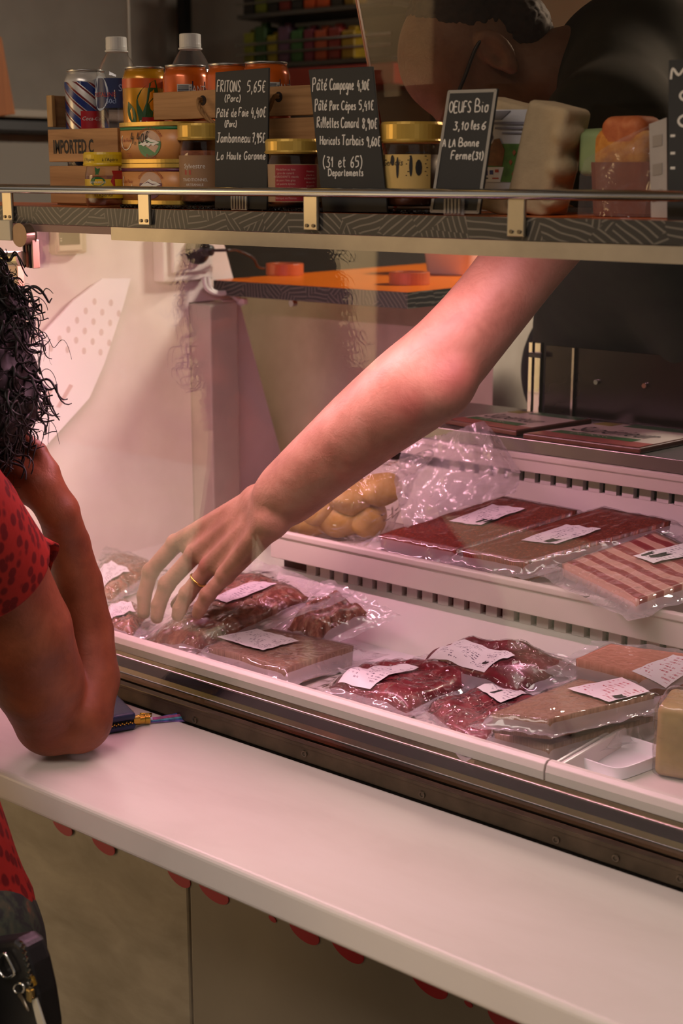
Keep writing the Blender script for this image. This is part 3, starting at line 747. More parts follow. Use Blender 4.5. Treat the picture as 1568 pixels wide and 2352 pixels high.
# --- cans, bottles
A_CAM = math.radians(-52)
def cyl_patch(c, r, a0, a1, z0, z1, n=14, m=1, fz=None):
    P = []
    for i in range(n + 1):
        a = a0 + (a1 - a0) * i / n
        P.append([V(c[0] + r * math.cos(a), c[1] + r * math.sin(a), c[2] + z0 + (z1 - z0) * j / m) for j in range(m + 1)])
    return MB().grid(P)
def cyl_text(mb, txt, c, r, ac, zc, size, shear=0.0, stretch=1.0, arc=0.0):
    vs, fs = text_geo(txt, 1.0, shear); w = vs[:, 0].max() if len(vs) else 0
    pts = []
    for x, y in vs:
        u = (x - w / 2) * size; a = ac + u / r
        pts.append((c[0] + r * math.cos(a), c[1] + r * math.sin(a), c[2] + zc + y * size * stretch - arc * u * u))
    mb.add(pts, fs)
def blob_on_cyl(mb, c, r, ac, zc, pts):
    mb.add([(c[0] + r * math.cos(ac + u / r), c[1] + r * math.sin(ac + u / r), c[2] + zc + z) for u, z in pts], [tuple(range(len(pts)))])
def ell(rx, rz, n=24, x=0, z=0): return [(x + rx * math.cos(2 * math.pi * i / n), z + rz * math.sin(2 * math.pi * i / n)) for i in range(n)]
M_ALU = mat('#b9b6b0', 0.28, 0.9)
R_CAN = 0.031
def can(px, pyt, Y, label, col, group='drink cans in the crates'):
    c = onY(px, 250, Y); c[2] = SZ + 0.0052; h = onY(px, pyt, Y)[2] - c[2]
    t = thing('drink_can', c, label, 'can', group)
    body = MB().lathe([(0.022, 0), (0.026, 0.002), (R_CAN, 0.010), (R_CAN, h - 0.016), (0.0265, h - 0.004)], c, 36).build('can_body', mat(col, 0.25, 0.35, coat=0.3), t, smooth=True)
    MB().lathe([(0.0265, h - 0.004), (0.0278, h - 0.001), (0.0272, h), (0.0255, h - 0.001), (0.0248, h - 0.005), (0.0, h - 0.005)], c, 36).build('can_rim', M_ALU, t, smooth=True)
    MB().tube([c + V(0, 0, h - 0.004), c + V(0.012, -0.004, h - 0.003)], 0.004, 8).build('ring_pull', M_ALU, t)
    return t, c, h
RL = R_CAN + 0.0003
# cola can
t, c, h = can(200, 161, 1.430, 'cola can with blue, white and dark red diagonal stripes', '#c9c2b8')
bl = mat('#1b2c6b', 0.3); rd = mat('#6b1418', 0.3); R2 = RL
for k in range(9):
    for (off, wd, m) in ((0, 0.011, bl), (0.0118, 0.0036, rd), (-0.0046, 0.0032, rd)):
        mb = MB(); P = []
        for i in range(13):
            a = A_CAM - 1.5 + 3.0 * i / 12; zz = 0.012 + k * 0.030 - 0.03 + off - (i - 6) * 0.0062 * (1 if k % 2 == 0 or True else -1)
            lo_, hi_ = max(0.011, zz), min(h - 0.017, zz + wd)
            if hi_ <= lo_ + 1e-4: lo_ = hi_ = min(max(lo_, 0.011), h - 0.017)
            P.append([V(c[0] + R2 * math.cos(a), c[1] + R2 * math.sin(a), c[2] + lo_), V(c[0] + R2 * math.cos(a), c[1] + R2 * math.sin(a), c[2] + hi_)])
        mb.grid(P).build('stripe', m, t, smooth=True)
cyl_patch(c, RL + 0.0004, A_CAM - 0.1, A_CAM + 0.9, h - 0.083, h - 0.058, 10).build('red_panel', mat('#a81c24', 0.3), t, smooth=True)
mb = MB(); cyl_text(mb, 'Coca-Cola', c, RL + 0.0008, A_CAM + 0.45, h - 0.071, 0.0075, 0.3); mb.build('lettering', mat('#d8cfc8', 0.5), t)
# lemon tea can
t, c, h = can(334, 154, 1.424, 'yellow lemon drink can with green leaves and red panel', '#c98a12')
cyl_patch(c, RL, 0, 6.2832, h - 0.029, h - 0.0165, 40).build('top_band', mat('#c8551a', 0.3), t, smooth=True)
mb = MB()
def leaf(s, x, z, a, w=0.34):
    L = []
    for i in range(9): L.append((i / 8, w * math.sin(math.pi * (i / 8)) * 0.5))
    for i in range(7, 0, -1): L.append((i / 8, -w * math.sin(math.pi * (i / 8)) * 0.5))
    return [(x + s * (u * math.cos(a) - v * math.sin(a)), z + s * (u * math.sin(a) + v * math.cos(a))) for u, v in L]
blob_on_cyl(mb, c, RL + 0.0002, A_CAM, h - 0.073, leaf(0.060, -0.004, 0.0, 1.15, 0.5))
blob_on_cyl(mb, c, RL + 0.0002, A_CAM, h - 0.073, leaf(0.044, 0.006, 0.002, 0.9, 0.5))
blob_on_cyl(mb, c, RL + 0.0002, A_CAM, h - 0.080, leaf(0.035, -0.010, 0.0, 1.9, 0.4))
mb.build('leaf_print', mat('#244c20', 0.4), t)
cyl_patch(c, RL + 0.0005, A_CAM + 0.0, A_CAM + 1.2, h - 0.088, h - 0.068, 10).build('red_panel', mat('#9c1a1c', 0.3), t, smooth=True)
mb = MB(); cyl_text(mb, 'Lipton', c, RL + 0.0009, A_CAM + 0.55, h - 0.084, 0.017); mb.build('lettering', mat('#e2dcd2', 0.5), t)
# orange cans
for i, (px, lab) in enumerate(((428, 'orange soda can beside the yellow lemon can'), (528, 'orange soda can behind the first slate price board'), (612, 'orange soda can rightmost in the rope handled crate'))):
    t, c, h = can(px, (150, 147, 143)[i], 1.418, lab, '#cc5c12')
    ac = A_CAM + (0.0 if i < 2 else 0.25)
    cyl_patch(c, RL, ac - 0.25, ac + 0.42, h - 0.052, h - 0.026, 8).build('barcode_panel', mat('#b9b3a6', 0.4), t, smooth=True)
    for k in range(11):
        cyl_patch(c, RL + 0.0003, ac - 0.22 + 0 * k, ac + 0.36, h - 0.050 + k * 0.0021, h - 0.0491 + k * 0.0021 + (k % 3) * 0.0003, 6).build('bar', mat('#1d2438', 0.5), t)
    mb = MB(); blob_on_cyl(mb, c, RL + 0.0002, ac + 0.75, h - 0.036, [(-0.011, 0.014), (-0.011, 0.0), (0, -0.016), (0.011, 0.0), (0.011, 0.014)]); mb.build('logo_panel', mat('#1c2440', 0.4), t)
    mb = MB(); cyl_text(mb, 'FANTA', c, RL + 0.0006, ac + 0.75, h - 0.037, 0.0105, 0.0, 1.3); mb.build('lettering', mat('#cfc7ba', 0.5), t)
# bottles
M_PET = glass_mat('bottle_plastic', 1.45, (0.96, 0.96, 0.95, 1), 0.03, 0.06, (0.85, 0.82, 0.78, 1), boost=1.6)
for i, (px, py, lab) in enumerate(((272, 85, 'clear water bottle with white cap and blue label'), (440, 78, 'clear water bottle with white cap standing behind the orange cans'))):
    Yb = 1.464 - 0.02 * (1 - i) ; c = onY(px, 250, Yb); ztop = onY(px, py, Yb)[2]; c[2] = SZ + 0.0052; H = ztop - c[2]
    b = thing('water_bottle', c, lab, 'bottle', 'water bottles in the crates')
    R = 0.0315
    MB().lathe([(0.026, 0.0), (R, 0.006), (R, 0.030), (R * 0.95, 0.034), (R, 0.038), (R, H - 0.062), (R * 0.94, H - 0.049), (R * 0.66, H - 0.031), (0.0140, H - 0.021), (0.0125, H - 0.016)], c, 36).build('bottle_body', M_PET, b, smooth=True)
    MB().lathe([(0.024, 0.002), (R - 0.0025, 0.008), (R - 0.0025, H - 0.064), (0.0, H - 0.0635)], c, 32).build('water', glass_mat('water_body', 1.2, (0.88, 0.80, 0.80, 1), 0.02), b, smooth=True)
    MB().lathe([(0.0150, H - 0.018), (0.0152, H - 0.014), (0.0150, H - 0.012), (0.0148, H - 0.001), (0.0140, H), (0.0, H)], c, 28).build('cap', mat('#d5cfc4', 0.45), b, smooth=False)
    MB().lathe([(0.0126, H - 0.0205), (0.0165, H - 0.0205), (0.0165, H - 0.0185), (0.0126, H - 0.0185)], c, 28).build('neck_ring', mat('#d5cfc4', 0.45), b)
    ac = A_CAM + 0.1
    lz0, lz1 = onY(px, 250, Yb)[2] - c[2], onY(px, 182, Yb)[2] - c[2]
    cyl_patch(c, R + 0.0003, 0, 6.2832, lz0, lz1, 40).build('bottle_label', mat('#16224f', 0.4), b, smooth=True)
    mb = MB(); blob_on_cyl(mb, c, R + 0.0006, ac - 0.85, (lz0 + lz1) / 2, ell(0.016, 0.024)); mb.build('oval_print', mat('#a9b4c4', 0.4), b)
    mb = MB(); blob_on_cyl(mb, c, R + 0.0009, ac - 0.7, (lz0 + lz1) / 2 - 0.002, [(-0.022, -0.005), (0.021, -0.006), (0.021, 0.006), (-0.022, 0.005)]); mb.build('name_panel', mat('#d0c4b8', 0.4), b)
    mb = MB(); cyl_text(mb, 'CRISTALINE', c, R + 0.0012, ac - 0.72, (lz0 + lz1) / 2 - 0.005, 0.0088); mb.build('lettering', mat('#9c1c1c', 0.5), b)
    mb = MB(); cyl_text(mb, 'St-', c, R + 0.0007, ac + 0.32, lz1 - 0.018, 0.0135); cyl_text(mb, '50cl', c, R + 0.0007, ac - 0.25, lz0 + 0.006, 0.0095); mb.build('lettering', mat('#8fa3c8', 0.5), b)
    mb = MB()
    for zz in (lz0 + 0.008, lz0 + 0.020, lz0 + 0.032): blob_on_cyl(mb, c, R + 0.0007, ac + 0.42, zz, ell(0.0038, 0.0046, 12))
    mb.build('icon_print', mat('#c9c6bd', 0.5), b)

# --- jars and tins
M_GOLD = mat('#c9a44c', 0.32, 0.45, var=0.05)
M_JAR = glass_mat('jar_glass', 1.48, (0.95, 0.93, 0.9, 1), 0.02, boost=1.2)
def jar(name, pxc, Y, wpx, ytop, label, lid_col, fill, group, ylid=0.22, lid_h=0.020, square=2.0):
    c = onY(pxc, 430, Y); zt = onY(pxc, ytop, Y)[2]; c[2] = SZ + 0.0052 if name != 'mustard_jar' else SZ + 0.0006
    r = abs(onY(pxc + wpx / 2, 400, Y)[0] - onY(pxc - wpx / 2, 400, Y)[0]) / 2 * 0.83
    H = zt - c[2]; hb = H - lid_h
    t = thing(name, c, label, 'jar', group)
    MB().lathe([(r * 0.86, 0), (r * 0.95, 0.003), (r * 0.95, hb - 0.012), (r * 0.88, hb - 0.004), (r * 0.88, hb + 0.004)], c, 40, p=square).build('jar_glass', M_JAR, t, smooth=True)
    MB().lathe([(r * 0.82, 0.003), (r * 0.90, 0.006), (r * 0.90, hb - 0.014), (0.0, hb - 0.0135)], c, 40, p=square).build('contents', fill, t, smooth=True)
    MB().lathe([(r * 0.99, hb - 0.001), (r * 1.02, hb + 0.001), (r * 0.99, hb + 0.003), (r * 0.99, hb + lid_h - 0.003), (r * 0.95, hb + lid_h), (r * 0.88, hb + lid_h - 0.0012), (0, hb + lid_h - 0.0012)], c, 44, p=square).build('jar_lid', lid_col, t, smooth=False)
    return t, c, r, H, hb
def meaty(name, c1, c2, c3, scale=60, rough=0.35, coat=0.2):
    if name in MATS: return MATS[name]
    tt = NT(name); v = tt.coord(); f = tt.noise(v, scale, 4, 0.65, 0.4)
    col = tt.ramp(f, [(0.3, c1), (0.5, c2), (0.68, c3)])
    MATS[name] = tt.done(tt.principled(col, rough, 0, 0.5, tt.bump(f, 0.3, 0.003), coat)); return MATS[name]
M_PATE = meaty('pate_fill', '#6a3a28', '#8a5238', '#a06a4a')
M_WHITEPRINT = mat('#d6cdbf', 0.6)
# mustard jar
t, c, r, H, hb = jar('mustard_jar', 246, 1.335, 84, 350, 'small jar with yellow lid and yellow label in front of the stencilled crate', mat('#c9a414', 0.35), M_PATE, 'jars on the upper shelf', lid_h=0.017)
rl = r * 0.95 + 0.0004
cyl_patch(c, rl, 0, 6.2832, 0.012, hb - 0.018, 40).build('jar_label', mat('#caa21a', 0.4), t, smooth=True)
mb = MB(); blob_on_cyl(mb, c, rl + 0.0004, A_CAM + 0.55, 0.034, [(-0.004, 0.014), (-0.002, 0.008), (-0.006, 0.0), (-0.001, -0.008), (-0.004, -0.014), (0.016, -0.014), (0.016, 0.014)]); mb.build('ribbon_print', mat('#a5221e', 0.4), t)
mb = MB(); blob_on_cyl(mb, c, rl + 0.0003, A_CAM - 0.25, 0.034, ell(0.011, 0.006)); blob_on_cyl(mb, c, rl + 0.0003, A_CAM - 0.25, 0.042, leaf(0.012, -0.003, 0, 0.9, 0.4)); blob_on_cyl(mb, c, rl + 0.0003, A_CAM - 0.25, 0.042, leaf(0.012, 0.002, 0, 2.0, 0.4)); mb.build('leaf_print', mat('#2c5a2c', 0.4), t)
mb = MB(); cyl_text(mb, 'SAVOUREUX', c, rl + 0.0007, A_CAM - 0.25, 0.0315, 0.0042); mb.build('lettering', M_WHITEPRINT, t)
mb = MB(); cyl_text(mb, "à l'Apéritif", c, rl + 0.0005, A_CAM, 0.0145, 0.0062); cyl_text(mb, "à l'Apéro", c, r * 0.99 + 0.0006, A_CAM + 0.35, hb + 0.0055, 0.006); cyl_text(mb, "à l'Apéro", c, r * 0.99 + 0.0006, A_CAM - 0.7, hb + 0.0055, 0.006); mb.build('lettering', mat('#3a2a10', 0.5), t)
# oval tins
Yt = 1.352
xl, xr = onY(279, 320, Yt)[0], onY(434, 320, Yt)[0]
tcx = (xl + xr) / 2; hw_ = (xr - xl) / 2 * 0.90
M_TIN = mat('#c4854a', 0.4, var=0.05)
ztin = SZ + 0.0052
htin = (onY(350, 281, Yt)[2] - ztin) / 2
for i in (1, 0):
    c = V(tcx, Yt + 0.004, ztin + i * htin + i * 0.0003)
    t = thing('pate_tin', c, ('lower oval pate tin with purple mountain emblem under another tin' if i == 0 else 'upper oval pate tin with green mountain emblem and handwritten price'), 'tin', 'oval pate tins')
    sy = 0.026
    MB().lathe([(1.0, 0.004), (1.0, htin - 0.006)], c, 60, sx=hw_, sy=sy, p=3).build('tin_body', M_TIN, t, smooth=True)
    for z0 in (0.0, htin - 0.0055):
        MB().lathe([(0.0, z0 + 0.001), (0.99, z0 + 0.001), (1.025, z0), (1.025, z0 + 0.005), (0.99, z0 + 0.0052), (0.96, z0 + 0.003), (0.0, z0 + 0.003)], c, 60, sx=hw_, sy=sy, p=3).build('tin_rim', M_GOLD, t)
    colr = '#5a2440' if i == 0 else '#1f6a3a'
    MB().lathe([(1.006, htin - 0.0105), (1.006, htin - 0.0065)], c, 60, sx=hw_, sy=sy, p=3).build('stripe', mat(colr, 0.4), t, smooth=True)
    yf = c[1] - sy - 0.0006
    def fy(x, off):
        q = min(1.0, abs((x - c[0]) / hw_)); return c[1] - sy * max(0.0, 1 - q ** 3) ** (1 / 3) - off
    ex = c[0] + 0.013; ez = c[2] + htin * 0.46
    def oval(rx, rz, z=0, off=0.0004, keep=None, n=36):
        pts = [(ex + rx * math.cos(a), ez + z + rz * math.sin(a)) for a in np.linspace(0, 2 * math.pi, n)[:-1]]
        if keep is not None: pts = [(x, min(zz, ez + keep)) for x, zz in pts]
        m_ = MB(); m_.add([(x, fy(x, off), zz) for x, zz in pts], [tuple(range(len(pts)))]); return m_
    oval(0.0205, htin * 0.33, 0.0, 0.0004).build('emblem_sky', mat('#b08a74', 0.4), t)
    oval(0.0205, htin * 0.33, 0.0, 0.0007, keep=0.003).build('emblem_ground', mat(colr, 0.4), t)
    mpts = [(-0.019, -0.001), (-0.012, 0.003), (-0.006, 0.0055), (-0.001, 0.0085), (0.004, 0.006), (0.010, 0.005), (0.019, 0.001), (0.012, -0.0005), (0.008, -0.003), (0.004, -0.0005), (-0.001, -0.0035), (-0.005, -0.001), (-0.010, -0.003), (-0.014, -0.001)]
    m_ = MB(); m_.add([(ex + x, fy(ex + x, 0.001), ez + z) for x, z in mpts], [tuple(range(len(mpts)))]); m_.build('emblem_snow', mat('#d9d2c6', 0.5), t)
    m_ = MB(); m_.add([(ex + x, fy(ex + x, 0.0012), ez + z) for x, z in [(-0.012, 0.002), (-0.004, 0.004), (0.004, 0.001), (0.013, 0.002), (0.004, 0.0022), (-0.004, 0.0052)]], [(0, 1, 2, 3, 4, 5)]); m_.build('emblem_ridge', mat(colr, 0.5), t)
    vs, fs = text_geo('Charcuterie du CAGIRE', 1.0); w = vs[:, 0].max(); k = 0.046 / w
    P = []
    for x, y in vs:
        a = math.pi * 0.86 - (x / w) * math.pi * 0.72; rr = 1.08 + y * k / 0.022 * 1.3
        X = ex + 0.0205 * rr * math.cos(a); P.append((X, fy(X, 0.0008), ez + htin * 0.33 * rr * math.sin(a)))
    m_ = MB(); m_.add(P, fs)
    def ttext(s, x0, z0, size, shear=0.2):
        vs, fs = text_geo(s, size, shear); m_.add([(x0 + x, fy(x0 + x, 0.0008), z0 + y) for x, y in vs], fs)
    ttext('Pâté de Foie', tcx - hw_ * 0.93, c[2] + htin * 0.52, 0.0066); ttext('de Porc', tcx - hw_ * 0.9, c[2] + htin * 0.34, 0.0066); ttext('Poids net', tcx - hw_ * 0.55, c[2] + htin * 0.22, 0.0026, 0); ttext('130 g', tcx - hw_ * 0.52, c[2] + htin * 0.15, 0.0042, 0)
    if i == 1: ttext('Barès', ex - 0.006, c[2] + 0.006, 0.0078, 0.1)
    m_.build('lettering', mat('#8f2a1c', 0.5), t)
    P = [V(tcx - 0.033 + 0.011 * math.cos(a), 0, ez + 0.004 + 0.011 * math.sin(a)) for a in np.linspace(2.4, 6.0, 16)]
    P = [V(p[0], fy(p[0], 0.0007), p[2]) for p in P]; m_ = MB(); ribbon(m_, P, 0.0016, V(0, -1, 0)); m_.build('swirl', mat('#d8c4a6', 0.5), t)
    if i == 1:
        m_ = MB(); handwrite(m_, '4,40€', lambda x, y: V(x, fy(x, 0.0015), y), V(0, -1, 0), 0.0014, tcx - 0.021, c[2] + htin * 0.50, tcx + 0.013, 0.014); m_.build('handwriting', M_INK, t)
# jars with gold lids
t, c, r, H, hb = jar('glass_jar', 470, 1.365, 103, 284, 'glass jar with gold lid and kraft label beside the oval tins', M_GOLD, M_PATE, 'jars on the upper shelf')
rl = r * 0.95 + 0.0004
cyl_patch(c, rl, A_CAM - 1.3, A_CAM + 1.3, 0.014, hb - 0.020, 24).build('jar_label', mat('#8f6a48', 0.6), t, smooth=True)
mb = MB()
for s, z, sz in (('Sylvestre', 0.046, 0.0085), ('TRADITIONNEL', 0.030, 0.0052), ('ARTISANALE', 0.024, 0.0044), ('FERMIERE', 0.0175, 0.005)): cyl_text(mb, s, c, rl + 0.0004, A_CAM - 0.3, z, sz)
mb.build('lettering', M_WHITEPRINT, t)
mb = MB(); blob_on_cyl(mb, c, rl + 0.0003, A_CAM - 0.55, 0.041, [(-0.006, -0.003), (0.004, -0.003), (0.004, 0.003), (-0.006, 0.003)]); mb.build('red_print', mat('#9c3228', 0.5), t)
t, c, r, H, hb = jar('glass_jar', 674, 1.352, 122, 320, 'glass jar with gold lid and red label between the two slate boards', M_GOLD, M_PATE, 'jars on the upper shelf', lid_h=0.0165)
rl = r * 0.95 + 0.0004
cyl_patch(c, rl, A_CAM - 1.4, A_CAM + 1.45, 0.006, hb - 0.013, 24).build('jar_label', mat('#9a7a58', 0.6), t, smooth=True)
cyl_patch(c, rl + 0.0003, A_CAM - 0.62, A_CAM + 1.0, 0.007, hb - 0.014, 18).build('red_panel', mat('#8a1c22', 0.5), t, smooth=True)
mb = MB()
for k_ in range(9):
    s = ('Médaillon au foie', 'gras de canard', 'INGREDIENTS viande', 'de porc foie gras', 'sel poivre épices', 'conservation', 'à consommer', 'POIDS NET 180 G', 'fabriqué en France')[k_]
    cyl_text(mb, s, c, rl + 0.0007, A_CAM - 0.22, 0.043 - k_ * 0.0042, 0.0036 if k_ != 7 else 0.0042)
    if k_ < 6: cyl_text(mb, s[:10], c, rl + 0.0007, A_CAM + 0.68, 0.041 - k_ * 0.0042, 0.003)
mb.build('lettering', mat('#b98f80', 0.6), t)
t, c, r, H, hb = jar('glass_jar', 945, 1.36, 142, 281, 'large glass jar with gold lid and cream label reading 380g', M_GOLD, mat('#3d2012', 0.4, var=0.3, scale=40), 'jars on the upper shelf', lid_h=0.022)
rl = r * 0.95 + 0.0004
cyl_patch(c, rl, A_CAM - 1.05, A_CAM + 0.62, 0.014, hb - 0.014, 18).build('jar_label', mat('#c2a15c', 0.55), t, smooth=True)
mb = MB()
cyl_text(mb, 'Gersois', c, rl + 0.0005, A_CAM - 0.72, hb - 0.026, 0.0095, 0.2); cyl_text(mb, 'poids net: 380g', c, rl + 0.0005, A_CAM + 0.12, 0.018, 0.0068)
for k_ in range(7): blob_on_cyl(mb, c, rl + 0.0005, A_CAM + 0.15, 0.037 + k_ * 0.0042, [(-0.013 + 0.002 * (k_ % 3), 0), (0.013 - 0.002 * (k_ % 2), 0.0002), (0.013 - 0.002 * (k_ % 2), 0.0011), (-0.013 + 0.002 * (k_ % 3), 0.0009)])
blob_on_cyl(mb, c, rl + 0.0005, A_CAM + 0.2, 0.046, ell(0.004, 0.009, 10)); blob_on_cyl(mb, c, rl + 0.0005, A_CAM - 0.05, 0.048, ell(0.002, 0.012, 10)); blob_on_cyl(mb, c, rl + 0.0005, A_CAM - 0.6, 0.046, ell(0.0018, 0.012, 10, 0.004)); blob_on_cyl(mb, c, rl + 0.0005, A_CAM - 0.68, 0.054, ell(0.0028, 0.006, 10))
mb.build('lettering', M_INK, t)
mb = MB(); cyl_text(mb, 'artisanale', c, rl + 0.0005, A_CAM - 0.68, 0.018, 0.008, 0.2); mb.build('lettering', mat('#6a3a1c', 0.6), t)

# --- slate price boards
M_SLATE = mat('#1b1b19', 0.65, var=0.15, scale=12); M_CHALK = mat('#cfc9bd', 0.8)
M_CLIP = mat('#8f887c', 0.35)
def board(corners, y_top, y_bot, label, lines, clip=None, frame=False, width=0.0015):
    TL, TR, BR, BL = corners
    q = [onY(*TL, y_top), onY(*TR, y_top), onY(*BR, y_bot), onY(*BL, y_bot)]
    dz = SZ + 0.0006 - min(q[2][2], q[3][2])
    n = unit(np.cross(q[1] - q[0], q[3] - q[0])); n = n if n[1] < 0 else -n
    base = (q[2] + q[3]) / 2
    t = thing('slate_price_board', base, label, 'price board', 'slate price boards on the upper shelf')
    MB().slab(q, 0.003, n).build('slate', M_SLATE, t, bevel=0.0006)
    f = lambda px, py: onP(px, py, q[0] + n * 0.0004, n)
    for (txt, x0, yb, x1, h, sl) in lines:
        mb = MB(); handwrite(mb, txt, lambda x, y: f(x, 2 * yb - y - 0.0 * x) if False else f(x, y), n, width, x0, yb, x1, -h, slant=sl); mb.build('handwriting', M_CHALK, t)
    if frame:
        C = np.mean(q, 0)
        for ins, w in ((0.955, 0.0012), (0.90, 0.0009)):
            mb = MB()
            P = [C + (p - C) * np.array([ins if ins > .93 else ins, 1, ins + (1 - ins) * 0.55]) + n * 0.0006 for p in q]
            for i in range(4):
                a, b = P[i], P[(i + 1) % 4]; ribbon(mb, [a, b], w * 1.6, n)
            mb.build('frame_line', mat('#8f897e', 0.5), t)
    if clip:
        px, py = clip; p = onP(px, py, q[0] + n * 0.001, n); p[2] = max(p[2], SZ + 0.010)
        for k in range(5):
            MB().bb(p + V(-0.0115 + k * 0.0047, -0.0035, -0.008), p + V(-0.0083 + k * 0.0047, 0.0, 0.009)).build('clip_rib', M_CLIP, t, bevel=0.0008)
        MB().bb(p + V(-0.013, -0.0018, -0.0095), p + V(0.0145, 0.0, 0.0105)).build('clip', glass_mat('clip_plastic', 1.45, (0.8, 0.8, 0.78, 1), 0.1, 0.25), t, bevel=0.001)
    return t, f, n
board([(494, 166), (617, 155), (612, 482), (493, 478)], 1.328, 1.316, 'black slate board chalked Fritons with a grey clip', [
    ('FRITONS', 498, 211, 552, 26, 0.1), ('5,65€', 567, 211, 609, 26, 0.1), ('(Porc)', 516, 233, 552, 15, 0.1),
    ("Pa^te' de", 497, 268, 543, 19, 0.1), ('Foie', 548, 267, 570, 19, 0.1), ('4,40€', 577, 268, 610, 23, 0.1), ('(Porc)', 516, 291, 543, 14, 0.1),
    ('Jambonneau', 498, 327, 575, 22, 0.1), ('7,95€', 579, 327, 608, 22, 0.1), ('Lo', 498, 366, 513, 17, 0.1), ('Haute', 521, 366, 553, 17, 0.1), ('Garonne', 560, 366, 609, 18, 0.1)], clip=(549, 470))
board([(708, 160), (855, 152), (889, 488), (741, 486)], 1.330, 1.316, 'large black slate board chalked with pates, rillettes and haricots prices', [
    ("Pa^te'", 717, 207, 750, 28, 0.02), ('Campagne', 757, 206, 812, 25, 0.02), ('4,10€', 821, 206, 848, 24, 0.02),
    ("Pa^te'", 723, 253, 750, 25, 0.0), ('Porc', 757, 252, 778, 20, 0.0), ('Ce`pes', 784, 252, 817, 20, 0.0), ('5,41€', 824, 252, 858, 22, 0.0),
    ('Rillettes', 728, 293, 778, 24, 0.0), ('Canard', 783, 293, 824, 23, 0.0), ('8,90€', 832, 295, 866, 24, 0.0),
    ('Haricots', 735, 332, 780, 20, 0.0), ('Tarbais', 785, 333, 835, 23, 0.0), ('9,60€', 842, 335, 873, 22, 0.0),
    ('(31 et 65)', 742, 384, 832, 26, 0.0), ('Departements', 754, 404, 834, 16, 0.0)])
board([(1028, 207), (1143, 203), (1101, 492), (986, 489)], 1.328, 1.310, 'framed slate board chalked OEUFS Bio beside the egg carton', [
    ('OEUFS', 1031, 258, 1081, 25, 0.15), ('Bio', 1090, 257, 1121, 28, 0.15), ('3,10', 1041, 298, 1075, 20, 0.15), ('les', 1081, 297, 1100, 20, 0.15), ('6', 1105, 297, 1115, 19, 0.15),
    ('A LA', 1016, 337, 1046, 17, 0.15), ('Bonne', 1053, 336, 1099, 18, 0.15), ('Ferme', 1035, 366, 1081, 19, 0.15), ('(31)', 1084, 366, 1109, 18, 0.15)], clip=(1042, 482), frame=True, width=0.0014)
board([(1535, 138), (1660, 132), (1662, 514), (1531, 510)], 1.326, 1.312, 'slate board cut off by the right picture edge', [
    ('M', 1540, 182, 1580, 26, 0.0), ('C', 1560, 230, 1590, 22, 0.0), ('C', 1556, 290, 1590, 26, 0.0), ('-', 1538, 318, 1552, 14, 0.0), ('-', 1538, 358, 1552, 14, 0.0), ('-', 1538, 392, 1552, 14, 0.0)], width=0.0024)

# black beaded mat in front of the goods
mx0, mx1 = onY(285, 470, 1.33)[0], onY(1010, 480, 1.33)[0]
mb = MB().bb((mx0, 1.322, SZ + 0.0002), (mx1, 1.40, SZ + 0.0048))
t_ = NT('bead_mat'); v_ = t_.coord(); vo = t_.n('TexVoronoi'); vo.inputs['Scale'].default_value = 260; t_.l(v_, vo.inputs['Vector'])
cl_ = t_.ramp(t_.noise(v_, 180, 2), [(0.62, '#0d0b0b'), (0.72, '#5a2a22')])
M_BEAD = t_.done(t_.principled(cl_, 0.25, 0, 0.6, t_.bump(vo.outputs['Distance'], 1.0, 0.004)))
tag(mb.build('bead_mat', M_BEAD, bevel=0.001), 'black beaded display mat under the jars and tins', 'mat')

# --- egg carton standing on edge
Ye = 1.365
M_PULP = mat('#a8926f', 0.9, var=0.1, scale=50, bump=0.5, bscale=260)
ec = onY(1230, 490, Ye); ec[2] = SZ + 0.0006
eg = thing('egg_carton', ec, 'grey pulp egg carton standing on edge with farm picture label', 'egg carton')
def eP(px, py, Y=Ye): return onY(px, py, Y)
pr = []
quad = [eP(1118, 250), eP(1228, 249), eP(1178, 470), eP(1095, 470)]
ctr = lambda pts: np.mean(pts, 0)
lean = unit(eP(1228, 249) - eP(1178, 470)); xax = V(1, 0, 0); zax = unit(lean - xax * 0.0)
Re = np.stack([unit(np.cross(V(0, 1, 0), zax)), V(0, 1, 0), zax], 1)
pr.append(('b', eP(1168, 362, Ye + 0.030), (0.040, 0.024, 0.0600), Re, 0.006))
pr.append(('b', eP(1258, 366, Ye + 0.024), (0.027, 0.026, 0.0590), Re, 0.007))
for (px, py, rr) in ((1304, 312, 0.0135), (1292, 388, 0.0125), (1274, 458, 0.0130)):
    pr.append(('e', eP(px, py, Ye + 0.018), (rr, 0.024, rr * 1.05), Re))
for (px, py) in ((1318, 342), (1256, 452)):
    pr.append(('e', eP(px, py, Ye - 0.002), (0.0058, 0.018, 0.0055), Re, 'sub'))
vv, ff = sdf_mesh(pr, 0.0020, 0.005)
vv[:, 2] = np.maximum(vv[:, 2], SZ + 0.0006)
link_mesh('carton', vv, ff, M_PULP, eg, smooth=True)
